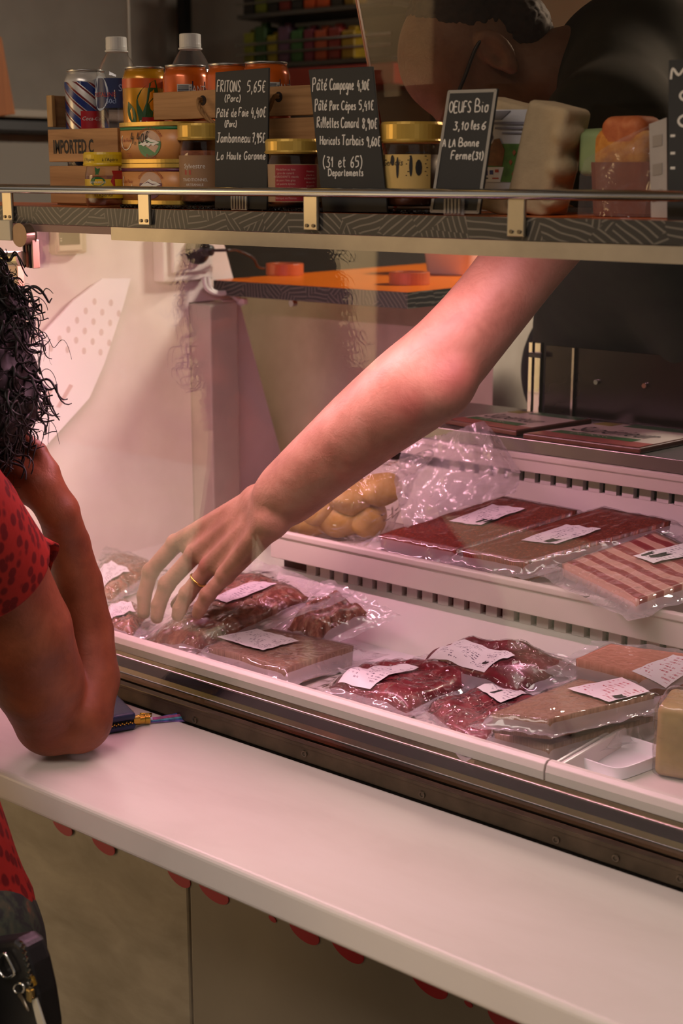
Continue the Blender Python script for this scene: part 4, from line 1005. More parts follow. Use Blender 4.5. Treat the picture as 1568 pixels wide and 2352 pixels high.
# printed label: sky, meadow, text
nL = V(0, -1, 0); yl = Ye + 0.0045
def lab(pts, off, name, m):
    MB().slab([onY(px, py, yl - off) for px, py in pts], 0.0008, nL).build(name, m, eg)
lab([(1120, 252), (1229, 251), (1182, 438), (1104, 436)], 0.0, 'label_sheet', mat('#b9b6b6', 0.5))
lab([(1114, 330), (1210, 330), (1184, 418), (1107, 418)], 0.0008, 'meadow_print', mat('#4a6a2c', 0.6, var=0.3, scale=90))
lab([(1108, 384), (1156, 384), (1148, 418), (1105, 418)], 0.0014, 'panel_print', mat('#cfcac6', 0.5))
lab([(1122, 346), (1134, 320), (1146, 318), (1158, 345), (1152, 382), (1120, 380)], 0.0015, 'hen_print', mat('#7a4a26', 0.6, var=0.3, scale=120))
lab([(1113, 306), (1124, 303), (1130, 314), (1122, 330), (1112, 326)], 0.0015, 'badge_print', mat('#a03030', 0.5))
lab([(1122, 255), (1172, 254), (1150, 275), (1118, 276)], 0.0015, 'grey_print', mat('#6d6a6c', 0.6))  # grey printed corner of the label
for (x, yy, w, h, col) in ((1128, 280, 76, 6, '#77727a'), (1136, 292, 62, 5, '#77727a'), (1152, 304, 48, 3, '#77727a'), (1110, 391, 9, 12, '#2c3a78'), (1124, 391, 7, 10, '#2c3a78'), (1136, 389, 8, 7, '#b03a2a'), (1108, 408, 12, 3, '#222222'), (1130, 408, 14, 3, '#b03a2a')):
    lab([(x, yy), (x + w, yy), (x + w, yy + h), (x, yy + h)], 0.002, 'small_print', mat(col, 0.6))
for (px, py) in ((1180, 350), (1192, 362), (1172, 372), (1178, 400)):
    lab([(px - 4, py), (px, py - 6), (px + 4, py), (px, py + 8)], 0.002, 'hen_print', mat('#8a4a2c', 0.6))

# --- wrapped basket
Yw = 1.37
wc = onY(1420, 500, Yw); wc[2] = SZ + 0.0006
wb = thing('wrapped_basket', wc, 'cellophane wrapped brown basket of sponge cakes with white seam edge', 'food basket')
xl_, xr_ = onY(1340, 430, Yw)[0], onY(1492, 430, Yw)[0]; hwid = (xr_ - xl_) / 2; cxw = (xl_ + xr_) / 2
zr = onY(1420, 372, Yw)[2] - wc[2]
MB().lathe([(0.86, 0.0), (0.9, 0.003), (1.0, zr), (0.96, zr), (0.86, 0.006), (0, 0.006)], V(cxw, Yw + 0.036, wc[2]), 40, sx=hwid, sy=0.036, p=5).build('basket', mat('#7a3a22', 0.5, var=0.15, scale=20), wb, smooth=False)
spg = meaty('sponge', '#a8601c', '#c07a2a', '#cc8c3c', 80, 0.8, 0.0)
for (px, py, rx, rz, col) in ((1445, 345, 0.033, 0.022, spg), (1450, 312, 0.026, 0.020, meaty('sponge_top', '#a04c20', '#b05c2c', '#bc7040', 60, 0.7, 0.0))):
    vv, ff = sdf_mesh([('b', onY(px, py, Yw + 0.036), (rx, 0.026, rz), np.eye(3), 0.012)], 0.003, 0.005); link_mesh('cake', vv, ff, col, wb, smooth=True)
vv, ff = sdf_mesh([('b', onY(1378, 352, Yw + 0.034), (0.016, 0.022, 0.024), np.eye(3), 0.008), ('b', onY(1385, 318, Yw + 0.05), (0.022, 0.02, 0.010), np.eye(3), 0.006)], 0.003, 0.004)
link_mesh('green_napkin', vv, ff, mat('#7f8f5c', 0.7), wb, smooth=True)
# cellophane: front and back sheet joined
F1 = [(1326, 498), (1332, 372), (1420, 320), (1526, 272)]; F2 = [(1528, 500), (1528, 420), (1528, 350), (1528, 276)]
P = []
for i in range(13):
    row = []
    for j in range(9):
        a = i / 12; b = j / 8
        def lerp(L, b):
            k = min(int(b * 3), 2); f_ = b * 3 - k; return np.array(L[k]) * (1 - f_) + np.array(L[k + 1]) * f_
        pA, pB = lerp(F1, b), lerp(F2, b); pp = pA * (1 - a) + pB * a
        y_ = Yw - 0.006 + 0.012 * b + 0.004 * mnoise.noise(Vector((a * 5, b * 5, 1.3)))
        q = onY(pp[0], pp[1], y_); q[2] = max(q[2], SZ + 0.001); row.append(q)
    P.append(row)
M_CELLO = glass_mat('cellophane', 1.5, (0.97, 0.96, 0.94, 1), 0.06, 0.10, (0.8, 0.76, 0.7, 1), 0.6, 45.0, 1.4)
MB().grid(P).build('cellophane', M_CELLO, wb, smooth=True)
sq = [onY(px, py, 1.352) for px, py in ((1490, 285), (1530, 270), (1531, 512), (1494, 512))]
sq[2][2] = sq[3][2] = SZ + 0.001
MB().slab(sq, 0.0012, nL).build('seam_strip', mat('#a49a90', 0.6, var=0.08, scale=30), wb)
for yy in (312, 378, 438):
    lz = [onY(1498 + dx, yy + dy, 1.3514) for dx, dy in ((0, 0), (22, -4), (22, 22), (0, 26))]; MB().slab(lz, 0.0004, nL).build('stamp', mat('#8f8478', 0.6), wb)
# ================================================================== vacuum packs and goods in the case
def ss(a, b, x):
    t = min(max((x - a) / (b - a), 0.0), 1.0); return t * t * (3 - 2 * t)
def nz(x, y, z=0.0): return mnoise.noise(Vector((x, y, z)))
M_FILM = glass_mat('pack_film', 1.5, (0.97, 0.955, 0.96, 1), 0.035, 0.012, (0.86, 0.82, 0.84, 1), 0.8, 45.0, 1.25, (1, 1, 1), 0.004, 1)
M_SEAL = glass_mat('pack_seal', 1.5, (0.97, 0.955, 0.96, 1), 0.06, 0.30, (0.88, 0.82, 0.87, 1), 0.8, 34.0, 1.6, (1, 1, 1), 0.010, 1)
M_FILM_CRUMPLE = glass_mat('bag_film', 1.5, (0.97, 0.96, 0.965, 1), 0.08, 0.16, (0.86, 0.83, 0.85, 1), 0.9, 45.0, 1.5)
M_FILM_EMPTY = glass_mat('empty_bag_film', 1.5, (0.95, 0.94, 0.95, 1), 0.08, 0.34, (0.80, 0.76, 0.78, 1), 0.9, 45.0, 1.6)
M_FILM_WRINKLED = glass_mat('pack_film_wrinkled', 1.5, (0.97, 0.955, 0.96, 1), 0.03, 0.012, (0.86, 0.82, 0.84, 1), 1.0, 62.0, 1.4, (1, 1, 1), 0.011, 1)
M_FILM_BAG = glass_mat('produce_film', 1.5, (0.97, 0.96, 0.955, 1), 0.04, 0.10, (0.86, 0.84, 0.80, 1), 1.0, 50.0, 1.5, (1, 1, 1), 0.016, 1)
def uv_meat(name, stops, scale, stretch=(1, 1, 1), rough=0.3, coat=0.3, dist=0.5, detail=4):
    if name in MATS: return MATS[name]
    t = NT(name); v = t.coord('UV', stretch); f = t.noise(v, scale, detail, 0.6, dist)
    col = t.ramp(f, stops)
    MATS[name] = t.done(t.principled(col, rough, 0, 0.5, t.bump(f, 0.35, 0.003), coat)); return MATS[name]
M_BEEF = uv_meat('beef', [(0.3, '#4e1016'), (0.5, '#74202a'), (0.68, '#8f3a40')], 5, (1, 1, 1))
M_BEEF2 = uv_meat('beef_dark', [(0.3, '#480e16'), (0.55, '#661a24'), (0.72, '#7d2c34')], 4)
M_CHORIZO = uv_meat('chorizo', [(0.3, '#521410'), (0.5, '#6a1e16'), (0.60, '#8a3420'), (0.68, '#c06a4a')], 44, (1.6, 1, 1), dist=0.2)
M_BACON = None
def bacon():
    t = NT('bacon'); v = t.coord('UV', (1.0, 1, 1))
    wv = t.n('TexWave'); wv.wave_type = 'BANDS'; wv.bands_direction = 'Y'; wv.wave_profile = 'SIN'
    wv.inputs['Scale'].default_value = 1.9; wv.inputs['Distortion'].default_value = 3.2; wv.inputs['Detail'].default_value = 4; wv.inputs['Detail Scale'].default_value = 0.8
    t.l(v, wv.inputs['Vector'])
    col = t.ramp(wv.outputs['Fac'], [(0.25, '#c99a8a'), (0.45, '#d6aa9a'), (0.58, '#a24a48'), (0.85, '#8c3238')])
    return t.done(t.principled(col, 0.3, 0, 0.5, None, 0.3))
M_BACON = bacon()
M_TERRINE = uv_meat('terrine', [(0.3, '#7a5a44'), (0.5, '#8e6c52'), (0.7, '#a5846a')], 30, (2, 1, 1), 0.5, 0.1)
M_TERRINE2 = uv_meat('terrine_grey', [(0.3, '#6f5546'), (0.5, '#826552'), (0.7, '#997c68')], 24, (2, 1, 1), 0.45, 0.2)
M_PINKPATE = uv_meat('pink_pate', [(0.3, '#b07058'), (0.5, '#bd7c64'), (0.7, '#c88a72')], 12, (1, 1, 1), 0.5, 0.1)
M_BROWNMEAT = uv_meat('brown_meat', [(0.3, '#5f3428'), (0.5, '#8a5444'), (0.62, '#a87560'), (0.75, '#b89078')], 7, (1, 1.4, 1))
def label_mat(name, ink='#6a5e6e', ink2=None, rows=15):
    if name in MATS: return MATS[name]
    t = NT(name); tc = t.n('TexCoord'); sp = t.n('SeparateXYZ'); t.l(tc.outputs['UV'], sp.inputs[0])
    u, v = sp.outputs[0], sp.outputs[1]
    vr = t.math('MULTIPLY', v, rows); row = t.math('FLOOR', vr); fr = t.math('FRACT', vr)
    line = t.math('GREATER_THAN', fr, 0.55)
    cb = t.n('CombineXYZ'); t.l(t.math('MULTIPLY', u, 60.0), cb.inputs[0]); t.l(t.math('MULTIPLY', row, 7.3), cb.inputs[1])
    n1 = t.noise(cb.outputs[0], 1.0, 2); word = t.math('GREATER_THAN', n1, 0.5)
    cb2 = t.n('CombineXYZ'); t.l(t.math('MULTIPLY', u, 3.0), cb2.inputs[0]); t.l(t.math('MULTIPLY', v, 3.0), cb2.inputs[1])
    block = t.math('GREATER_THAN', t.noise(cb2.outputs[0], 1.3, 1), 0.5)
    m = t.math('MULTIPLY', t.math('MULTIPLY', line, word), block)
    mg = t.math('MULTIPLY', t.math('MULTIPLY', t.math('GREATER_THAN', u, 0.06), t.math('LESS_THAN', u, 0.94)), t.math('MULTIPLY', t.math('GREATER_THAN', v, 0.08), t.math('LESS_THAN', v, 0.92)))
    m = t.math('MULTIPLY', m, mg)
    mx = t.n('Mix'); mx.data_type = 'RGBA'; t.l(m, mx.inputs[0])
    mx.inputs[6].default_value = lin('#d9d2d4'); mx.inputs[7].default_value = lin(ink)
    MATS[name] = t.done(t.principled(mx.outputs[2], 0.45, 0, 0.5)); return MATS[name]
M_LAB = label_mat('price_label'); M_LABR = label_mat('price_label_red', '#a83a4e', rows=11)

class Patch:
    """a four cornered patch in the world, corners (x, y, z) of the goods' upper face"""
    def __init__(s, px, z):
        zs = z if hasattr(z, '__len__') else [z] * 4
        s.c = [onZ(p[0], p[1], zz) for p, zz in zip(px, zs)]
        s.L = np.linalg.norm(s.c[1] - s.c[0]); s.W = np.linalg.norm(s.c[3] - s.c[0])
    def at(s, u, v):
        c = s.c; return c[0] * (1 - u) * (1 - v) + c[1] * u * (1 - v) + c[2] * u * v + c[3] * (1 - u) * v
    def inv(s, P):
        u = v = 0.5
        for _ in range(12):
            e = s.at(u, v) - P; du = (s.at(u + 1e-3, v) - s.at(u, v)) * 1e3; dv = (s.at(u, v + 1e-3) - s.at(u, v)) * 1e3
            A = np.array([[du[0], dv[0]], [du[1], dv[1]]])
            d = np.linalg.solve(A, -e[:2]); u += d[0]; v += d[1]
        return u, v
def pack(name, label, cat, px, z, thick, m, kind='meat', margin=0.024, lab=None, labm=None, logo=None, group='vacuum packs in the display case', film=None, seed=0.0, amp=0.004, zmin=None, lift=0.0):
    P = Patch(px, z); film = film or (M_FILM if kind == 'slab' else M_FILM_WRINKLED)
    base = (P.at(0.5, 0.5)).copy(); base[2] -= thick
    t = thing(name, base, label, cat, group)
    def edge(u, v):
        if kind == 'slab': return 1.0
        q = max(abs(2 * u - 1), abs(2 * v - 1)); q2 = ((abs(2 * u - 1)) ** 4 + (abs(2 * v - 1)) ** 4) ** 0.25
        return max(0.0, 1 - max(0, (q2 - 0.62) / 0.5) ** 2.2)
    def hc(u, v):          # height of the goods above their base
        uu, vv = min(max(u, 0), 1), min(max(v, 0), 1)
        b = amp * (nz(uu * 3 + seed, vv * 3, seed) + 0.5 * nz(uu * 8 + seed, vv * 8, 3 + seed))
        if kind == 'slab': return thick + b * 0.25
        return max(0.002, (thick + b * 1.6) * (0.35 + 0.65 * edge(uu, vv)))
    n = 22
    vs, fs, uvs = [], [], []
    wob = lambda u, v: (0.0 if kind == 'slab' else 0.045) * nz(u * 2.3 + seed * 3, v * 2.3, 7.7)
    for i in range(n + 1):
        for j in range(n + 1):
            u, v = i / n, j / n
            uu = u + wob(u, v) * 1.0; v2 = v + wob(v, u + 3)
            p = P.at(uu, v2); vs.append((p[0], p[1], p[2] - thick + hc(u, v))); uvs.append((u, v))
    fs = [(i * (n + 1) + j, (i + 1) * (n + 1) + j, (i + 1) * (n + 1) + j + 1, i * (n + 1) + j + 1) for i in range(n) for j in range(n)]
    rim = [i * (n + 1) for i in range(n)] + [n * (n + 1) + j for j in range(n)] + [(n - i) * (n + 1) + n for i in range(n)] + [n - j for j in range(n)]
    b0 = len(vs); c0 = P.at(0.5, 0.5)
    for r in rim:
        p = vs[r]; k = 0.02 if kind == 'slab' else 0.04
        vs.append((p[0] + (c0[0] - p[0]) * k, p[1] + (c0[1] - p[1]) * k, P.at(*uvs[r])[2] - thick)); uvs.append(uvs[r])
    m_ = len(rim)
    fs += [(rim[k], b0 + k, b0 + (k + 1) % m_, rim[(k + 1) % m_]) for k in range(m_)] + [tuple(b0 + k for k in range(m_))[::-1]]
    if Vector(np.cross(P.c[1] - P.c[0], P.c[3] - P.c[0])).z < 0: fs = [f[::-1] for f in fs]
    link_mesh('meat' if kind == 'meat' else 'terrine', vs, fs, m, t, smooth=True, uvs=uvs)
    # film
    mu, mv = margin / P.L, margin / P.W
    def hf(u, v):
        du = max(0, -u, u - 1) * P.L; dv = max(0, -v, v - 1) * P.W; s = math.hypot(du, dv)
        wr = 0.0016 * nz(u * 9 + seed, v * 9, 1) + 0.0009 * abs(nz(u * 22, v * 22, seed))
        if s <= 0:
            ed = min(u, 1 - u, v, 1 - v); return max(hc(u, v) + 0.0012 + wr * ss(0, 0.2, ed), 0.003)
        f = 1 - ss(0, margin * 0.75, s)
        rip = 0.0045 * nz(u * 6 + seed, v * 6, 5) * ss(0.2 * margin, margin, s)
        top = hc(u, v) + 0.0012
        return max(0.0025, top * f + (0.30 * thick + 0.002 + lift * ss(0, margin, s)) * (1 - f) + rip)
    n = 64; rows = []; fu = []
    for i in range(n + 1):
        row = []
        for j in range(n + 1):
            u = -mu + (1 + 2 * mu) * i / n; v = -mv + (1 + 2 * mv) * j / n
            wu = u + 0.05 * mu * 4 * nz(v * 4 + seed, i * 0.3, 2.0) * (1 if i in (0, n) else 0.3); wv = v + 0.05 * mv * 4 * nz(u * 4 + seed, j * 0.3, 9.0) * (1 if j in (0, n) else 0.3)
            p = P.at(wu, wv); zz = p[2] - thick + hf(u, v)
            if zmin is not None: zz = max(zz, zmin(p))
            row.append(V(p[0], p[1], zz))
        rows.append(row)
    mb = MB().grid(rows)
    if Vector(np.cross(P.c[1] - P.c[0], P.c[3] - P.c[0])).z < 0: mb.f = [f[::-1] for f in mb.f]
    fo = mb.build('film', film, t, smooth=True)
    fo.data.materials.append(M_SEAL)
    ids = []
    for i in range(n):
        for j in range(n):
            u = -mu + (1 + 2 * mu) * (i + 0.5) / n; v = -mv + (1 + 2 * mv) * (j + 0.5) / n
            ids.append(1 if (u < -0.25 * mu or u > 1 + 0.25 * mu or v < -0.25 * mv or v > 1 + 0.25 * mv) else 0)
    fo.data.polygons.foreach_set('material_index', ids)
    if lab:
        pn = unit(np.cross(P.c[2] - P.c[0], P.c[3] - P.c[1])); pc0 = np.mean(P.c, 0) + V(0, 0, 0.002)
        Q = [onP(p[0], p[1], pc0, pn) for p in lab]
        n1, n2 = 14, 8; vs, uvs = [], []
        for i in range(n1 + 1):
            for j in range(n2 + 1):
                a, b = i / n1, j / n2
                p = Q[0] * (1 - a) * (1 - b) + Q[1] * a * (1 - b) + Q[2] * a * b + Q[3] * (1 - a) * b
                u, v = P.inv(p); bp = P.at(u, v)
                vs.append((p[0], p[1], bp[2] - thick + hf(min(max(u, 0.0), 1.0), min(max(v, 0.0), 1.0)) + 0.0022)); uvs.append((a, b))
        fs = [(i * (n2 + 1) + j, (i + 1) * (n2 + 1) + j, (i + 1) * (n2 + 1) + j + 1, i * (n2 + 1) + j + 1) for i in range(n1) for j in range(n2)]
        l = link_mesh('label', vs, fs, labm or M_LAB, t, smooth=True, uvs=uvs)
        arr = np.array(vs)
        def onlab(a, b): 
            p = Q[0] * (1 - a) * (1 - b) + Q[1] * a * (1 - b) + Q[2] * a * b + Q[3] * (1 - a) * b
            u, v = P.inv(p); return V(p[0], p[1], P.at(u, v)[2] - thick + hf(min(max(u, 0.0), 1.0), min(max(v, 0.0), 1.0)) + 0.0028)
        for (a, b, w, h) in (logo or []):
            MB().add([onlab(a + w * x, b + h * y) for x, y in ((-.5, -.5), (.1, -.6), (.5, -.3), (.5, .5), (0, .35), (-.4, .5))], [(0, 1, 2, 3, 4, 5)]).build('mark', M_INK, l)
    return t
TF = 0.908      # floor of the first step
# ---- floor tray, left to right
pack('meat_pack', 'vacuum pack of brown meat, farthest left in the floor tray, beside the elbow', 'meat pack', [(208, 1328), (252, 1356), (366, 1284), (264, 1248)], 0.945, 0.026, M_BROWNMEAT, lab=[(222, 1308), (236, 1342), (298, 1315), (256, 1292)], seed=1.1, margin=0.022)
pack('meat_pack', 'vacuum pack with label half hidden between the elbow and the fingertips', 'meat pack', [(235, 1420), (300, 1440), (352, 1392), (262, 1366)], 0.940, 0.022, M_BROWNMEAT, lab=[(240, 1390), (252, 1421), (312, 1408), (300, 1384)], seed=2.3, margin=0.019)
pack('meat_pack', 'large vacuum pack of pinkish meat lying right under the reaching hand', 'meat pack', [(330, 1452), (470, 1462), (712, 1345), (548, 1290)], [0.932, 0.936, 0.998, 0.998], 0.028, M_BROWNMEAT, lab=[(480, 1372), (520, 1388), (636, 1345), (585, 1335)], seed=3.1, margin=0.035, lift=0.006)
pack('meat_pack', 'vacuum pack of pale meat pieces right of the hand below the step lip', 'meat pack', [(662, 1412), (725, 1438), (838, 1378), (762, 1342)], [0.960, 0.950, 0.990, 1.002], 0.034, M_BROWNMEAT, seed=4.7, margin=0.027, amp=0.008)
pack('terrine_pack', 'vacuum pack of greyish terrine with wide white label at the front left', 'terrine pack', [(478, 1484), (655, 1535), (812, 1483), (600, 1440)], 0.945, 0.030, M_TERRINE2, kind='slab', lab=[(498, 1465), (604, 1497), (688, 1473), (590, 1446)], seed=5.2, margin=0.030, lift=0.004)
# white serving dishes under the packs
def dish(px, z, label, rim=0.010):
    P = Patch(px, z); n = 44; rings = [(1.0, rim), (0.985, rim + 0.0012), (0.965, rim), (0.93, 0.002), (0.90, 0.0012), (0.0, 0.0012)]
    vs = []
    for (k, h) in rings:
        for i in range(n):
            a = 2 * math.pi * i / n; cx, sn = math.cos(a), math.sin(a); q = (abs(cx) ** 6 + abs(sn) ** 6) ** (-1 / 6)
            p = P.at(0.5 + 0.5 * k * cx * q, 0.5 + 0.5 * k * sn * q); vs.append((p[0], p[1], p[2] + h))
    fs = [(r * n + i, r * n + (i + 1) % n, (r + 1) * n + (i + 1) % n, (r + 1) * n + i) for r in range(len(rings) - 1) for i in range(n)]
    b = len(vs)
    for i in range(n):
        a = 2 * math.pi * i / n; cx, sn = math.cos(a), math.sin(a); q = (abs(cx) ** 6 + abs(sn) ** 6) ** (-1 / 6)
        p = P.at(0.5 + 0.5 * 0.92 * cx * q, 0.5 + 0.5 * 0.92 * sn * q); vs.append((p[0], p[1], p[2]))
    fs += [(i, b + i, b + (i + 1) % n, (i + 1) % n) for i in range(n)] + [tuple(b + i for i in range(n))]
    return tag(link_mesh('white_dish', vs, fs, mat('#e2d9de', 0.3), smooth=True), label, 'dish', 'white dishes in the floor tray')
dish([(640, 1500), (880, 1590), (1075, 1480), (830, 1420)], TF + 0.0006, 'white plastic dish under the red meat, right of the grey terrine pack')
dish([(560, 1452), (700, 1490), (858, 1408), (720, 1380)], TF + 0.0006, 'white plastic dish below the pale meat pieces near the step')
dish([(1290, 1755), (1420, 1800), (1545, 1752), (1420, 1712)], TF + 0.0006, 'white plastic dish at the lower right of the floor tray', 0.016)
pack('meat_pack', 'vacuum pack of red meat with creased shiny film nearest the glass channel', 'meat pack', [(752, 1548), (935, 1600), (1120, 1532), (900, 1497)], 0.942, 0.030, M_BEEF, lab=[(775, 1552), (850, 1569), (962, 1532), (885, 1524)], seed=6.1, margin=0.023, amp=0.006)
pack('meat_pack', 'vacuum pack of dark red meat with large label, rearmost of the red packs', 'meat pack', [(972, 1490), (1190, 1555), (1335, 1500), (1085, 1450)], [0.958, 0.958, 0.985, 0.985], 0.032, M_BEEF2, lab=[(980, 1481), (1112, 1530), (1182, 1515), (1066, 1470)], seed=7.4, margin=0.022, amp=0.005, logo=[(0.86, 0.3, 0.08, 0.12)])
pack('meat_pack', 'vacuum pack of wrinkled red meat touching the brown terrine slabs', 'meat pack', [(972, 1600), (1090, 1688), (1290, 1608), (1125, 1562)], 0.938, 0.026, M_BEEF, lab=[(1094, 1581), (1150, 1610), (1278, 1580), (1236, 1558)], seed=8.9, margin=0.022, amp=0.006, logo=[(0.35, 0.2, 0.10, 0.2)])
pack('terrine_pack', 'thick brown terrine slab in film lying under another slab', 'terrine pack', [(1135, 1680), (1262, 1712), (1500, 1645), (1330, 1605)], 0.938, 0.026, M_TERRINE, kind='slab', seed=9.3, margin=0.019)
pack('terrine_pack', 'brown terrine slab in film with label, on top of another slab', 'terrine pack', [(1130, 1637), (1262, 1652), (1503, 1592), (1330, 1560)], 0.974, 0.026, M_TERRINE, kind='slab', lab=[(1302, 1584), (1398, 1614), (1492, 1590), (1428, 1557)], labm=M_LABR, seed=10.2, margin=0.018, logo=[(0.9, 0.35, 0.16, 0.22)])
pack('terrine_pack', 'pink smooth pate slab in film with red printed label by the step', 'terrine pack', [(1322, 1514), (1478, 1550), (1640, 1510), (1402, 1478)], [0.985, 0.982, 1.02, 1.012], 0.034, M_PINKPATE, kind='slab', lab=[(1450, 1538), (1530, 1556), (1625, 1530), (1545, 1508)], labm=M_LABR, seed=11.6, margin=0.027, lift=0.010)
# cheese wedge pack at the right picture edge
cw = onZ(1612, 1775, TF + 0.001)
ch = thing('cheese_pack', cw, 'tall pale yellow cheese wedge in clear film at the right edge', 'cheese')
Rz = lambda a: np.array([[math.cos(a), -math.sin(a), 0], [math.sin(a), math.cos(a), 0], [0, 0, 1]])
vv, ff = sdf_mesh([('b', cw + V(0, 0, 0.045), (0.050, 0.036, 0.044), Rz(0.25), 0.008)], 0.003, 0.004)
link_mesh('cheese', vv, ff, mat('#a08a58', 0.55, var=0.25, scale=25), ch, smooth=True)
vv, ff = sdf_mesh([('b', cw + V(0, 0, 0.0465), (0.0535, 0.0395, 0.0465), Rz(0.25), 0.010)], 0.004, 0.004)
vv = vv + 0.0016 * np.array([[nz(p[0] * 60, p[1] * 60, p[2] * 60), nz(p[1] * 60, p[2] * 60, p[0] * 60), 0] for p in vv])
vv[:, 2] = np.maximum(vv[:, 2], TF + 0.0004); link_mesh('film', vv, ff, M_FILM, ch, smooth=True)

# ---- second step
T2 = 1.033
pack('sausage_pack', 'vacuum pack of dark red chorizo slab with price label beside the crumpled bag', 'sausage pack', [(872, 1228), (1045, 1262), (1325, 1172), (1155, 1140)], [1.064, 1.064, 1.122, 1.122], 0.030, M_CHORIZO, kind='slab', lab=[(1030, 1200), (1104, 1208), (1205, 1170), (1130, 1160)], seed=12.1, margin=0.030, logo=[(0.75, 0.2, 0.14, 0.2), (0.95, 0.22, 0.1, 0.2)], lift=0.004, zmin=lambda p: 1.0545 if p[1] < 1.652 else 1.035)
pack('sausage_pack', 'vacuum pack of dark red chorizo slab with price label next to the bacon', 'sausage pack', [(1062, 1262), (1205, 1290), (1540, 1196), (1382, 1165)], [1.066, 1.066, 1.128, 1.128], 0.030, M_CHORIZO, kind='slab', lab=[(1196, 1243), (1276, 1252), (1380, 1217), (1300, 1206)], seed=13.7, margin=0.030, logo=[(0.72, 0.15, 0.3, 0.2)], lift=0.006, zmin=lambda p: 1.0545 if p[1] < 1.652 else 1.035)
pack('bacon_pack', 'vacuum pack of streaky bacon slices with price label on the upper step', 'bacon pack', [(1290, 1295), (1462, 1378), (1680, 1305), (1505, 1222)], [1.074, 1.074, 1.092, 1.115], 0.018, M_BACON, kind='slab', lab=[(1452, 1280), (1500, 1296), (1640, 1262), (1580, 1250)], seed=14.5, margin=0.027, logo=[(0.2, 0.2, 0.14, 0.2), (0.5, 0.3, 0.3, 0.3)], zmin=lambda p: 1.0545 if p[1] < 1.652 else 1.035)
# bag of yellow potatoes
bz = 1.036
pot = [(705, 1222, 0.034), (775, 1200, 0.036), (842, 1190, 0.034), (715, 1165, 0.034), (800, 1140, 0.036), (872, 1125, 0.032)]
M_POT = meaty('potato_skin', '#b48a34', '#c4a04c', '#cfb068', 26, 0.5, 0.1)
pc_ = []
for i, (px, py, r) in enumerate(pot):
    Y = 1.685 + 0.028 * (i % 3) + (0.02 if i > 5 else 0.0)
    p = onY(px, py, Y); p[2] = max(p[2], bz + r * 0.86); pc_.append((p, r))
labs = ['yellow potato in the clear bag, lowest left against the step lip', 'yellow potato in the clear bag, second along the step lip', 'yellow potato in the clear bag, third along the step lip', 'yellow potato in the clear bag, leftmost under the forearm', 'yellow potato in the middle of the clear bag', 'yellow potato in the clear bag above the third one']
for (p, r), lb in zip(pc_, labs):
    Rr = Rz(rnd.uniform(0, 3)); vv, ff = sdf_mesh([('e', p, (r * 1.15, r * 0.95, r * 0.9), Rr), ('e', p + Rr[:, 0] * r * 0.35, (r * 0.8, r * 0.82, r * 0.8), Rr)], 0.004, 0.008)
    vv = vv + 0.006 * np.array([[nz(q[0] * 28, q[1] * 28, q[2] * 28), nz(q[1] * 28, q[2] * 28, 2), nz(q[2] * 28, q[0] * 28, 5)] for q in vv])
    tag(link_mesh('potato', vv, ff, M_POT, smooth=True), lb, 'potato', 'yellow potatoes in the clear bag')
pr = [('e', p, (r * 1.35, r * 1.2, r * 1.15), None) for p, r in pc_]
pr += [('c', pc_[-1][0], onY(985, 1040, 1.75), 0.034, 0.008)]
vv, ff = sdf_mesh(pr, 0.005, 0.03)
off = np.array([[nz(p[0] * 30, p[1] * 30, p[2] * 30), nz(p[1] * 30, p[2] * 30, 5), nz(p[2] * 30, p[0] * 30, 9)] for p in vv]); vv = vv + 0.004 * off
vv[:, 2] = np.maximum(vv[:, 2], 1.0345)
tag(link_mesh('produce_bag', vv, ff, M_FILM_BAG, smooth=True), 'clear plastic bag holding yellow potatoes on the upper step', 'bag')
# crumpled empty bag
rows = []
ctrl = [[(930, 1215, 1.70), (905, 1110, 1.72), (925, 1015, 1.76)], [(1000, 1190, 1.71), (985, 1090, 1.75), (1010, 1000, 1.79)], [(1060, 1165, 1.73), (1060, 1075, 1.76), (1055, 985, 1.80)], [(1120, 1150, 1.75), (1130, 1080, 1.78), (1110, 965, 1.82)], [(1185, 1130, 1.78), (1195, 1085, 1.80), (1150, 1010, 1.83)]]
Pc = [[onY(*q) for q in r] for r in ctrl]
for i in range(41):
    a = i / 40 * 4; k = min(int(a), 3); fa = a - k; row = []
    for j in range(31):
        b = j / 30 * 2; l = min(int(b), 1); fb = b - l
        p = (Pc[k][l] * (1 - fa) + Pc[k + 1][l] * fa) * (1 - fb) + (Pc[k][l + 1] * (1 - fa) + Pc[k + 1][l + 1] * fa) * fb
        d = 0.016 * nz(a * 1.7, b * 2.4, 3) + 0.007 * nz(a * 5, b * 6, 8)
        q = p + V(0.3, -0.8, 0.4) * d; q[2] = max(q[2], 1.036); row.append(q)
    rows.append(row)
tag(MB().grid(rows).build('crumpled_bag', M_FILM_EMPTY, smooth=True), 'crumpled clear plastic bag standing against the rear step', 'bag')

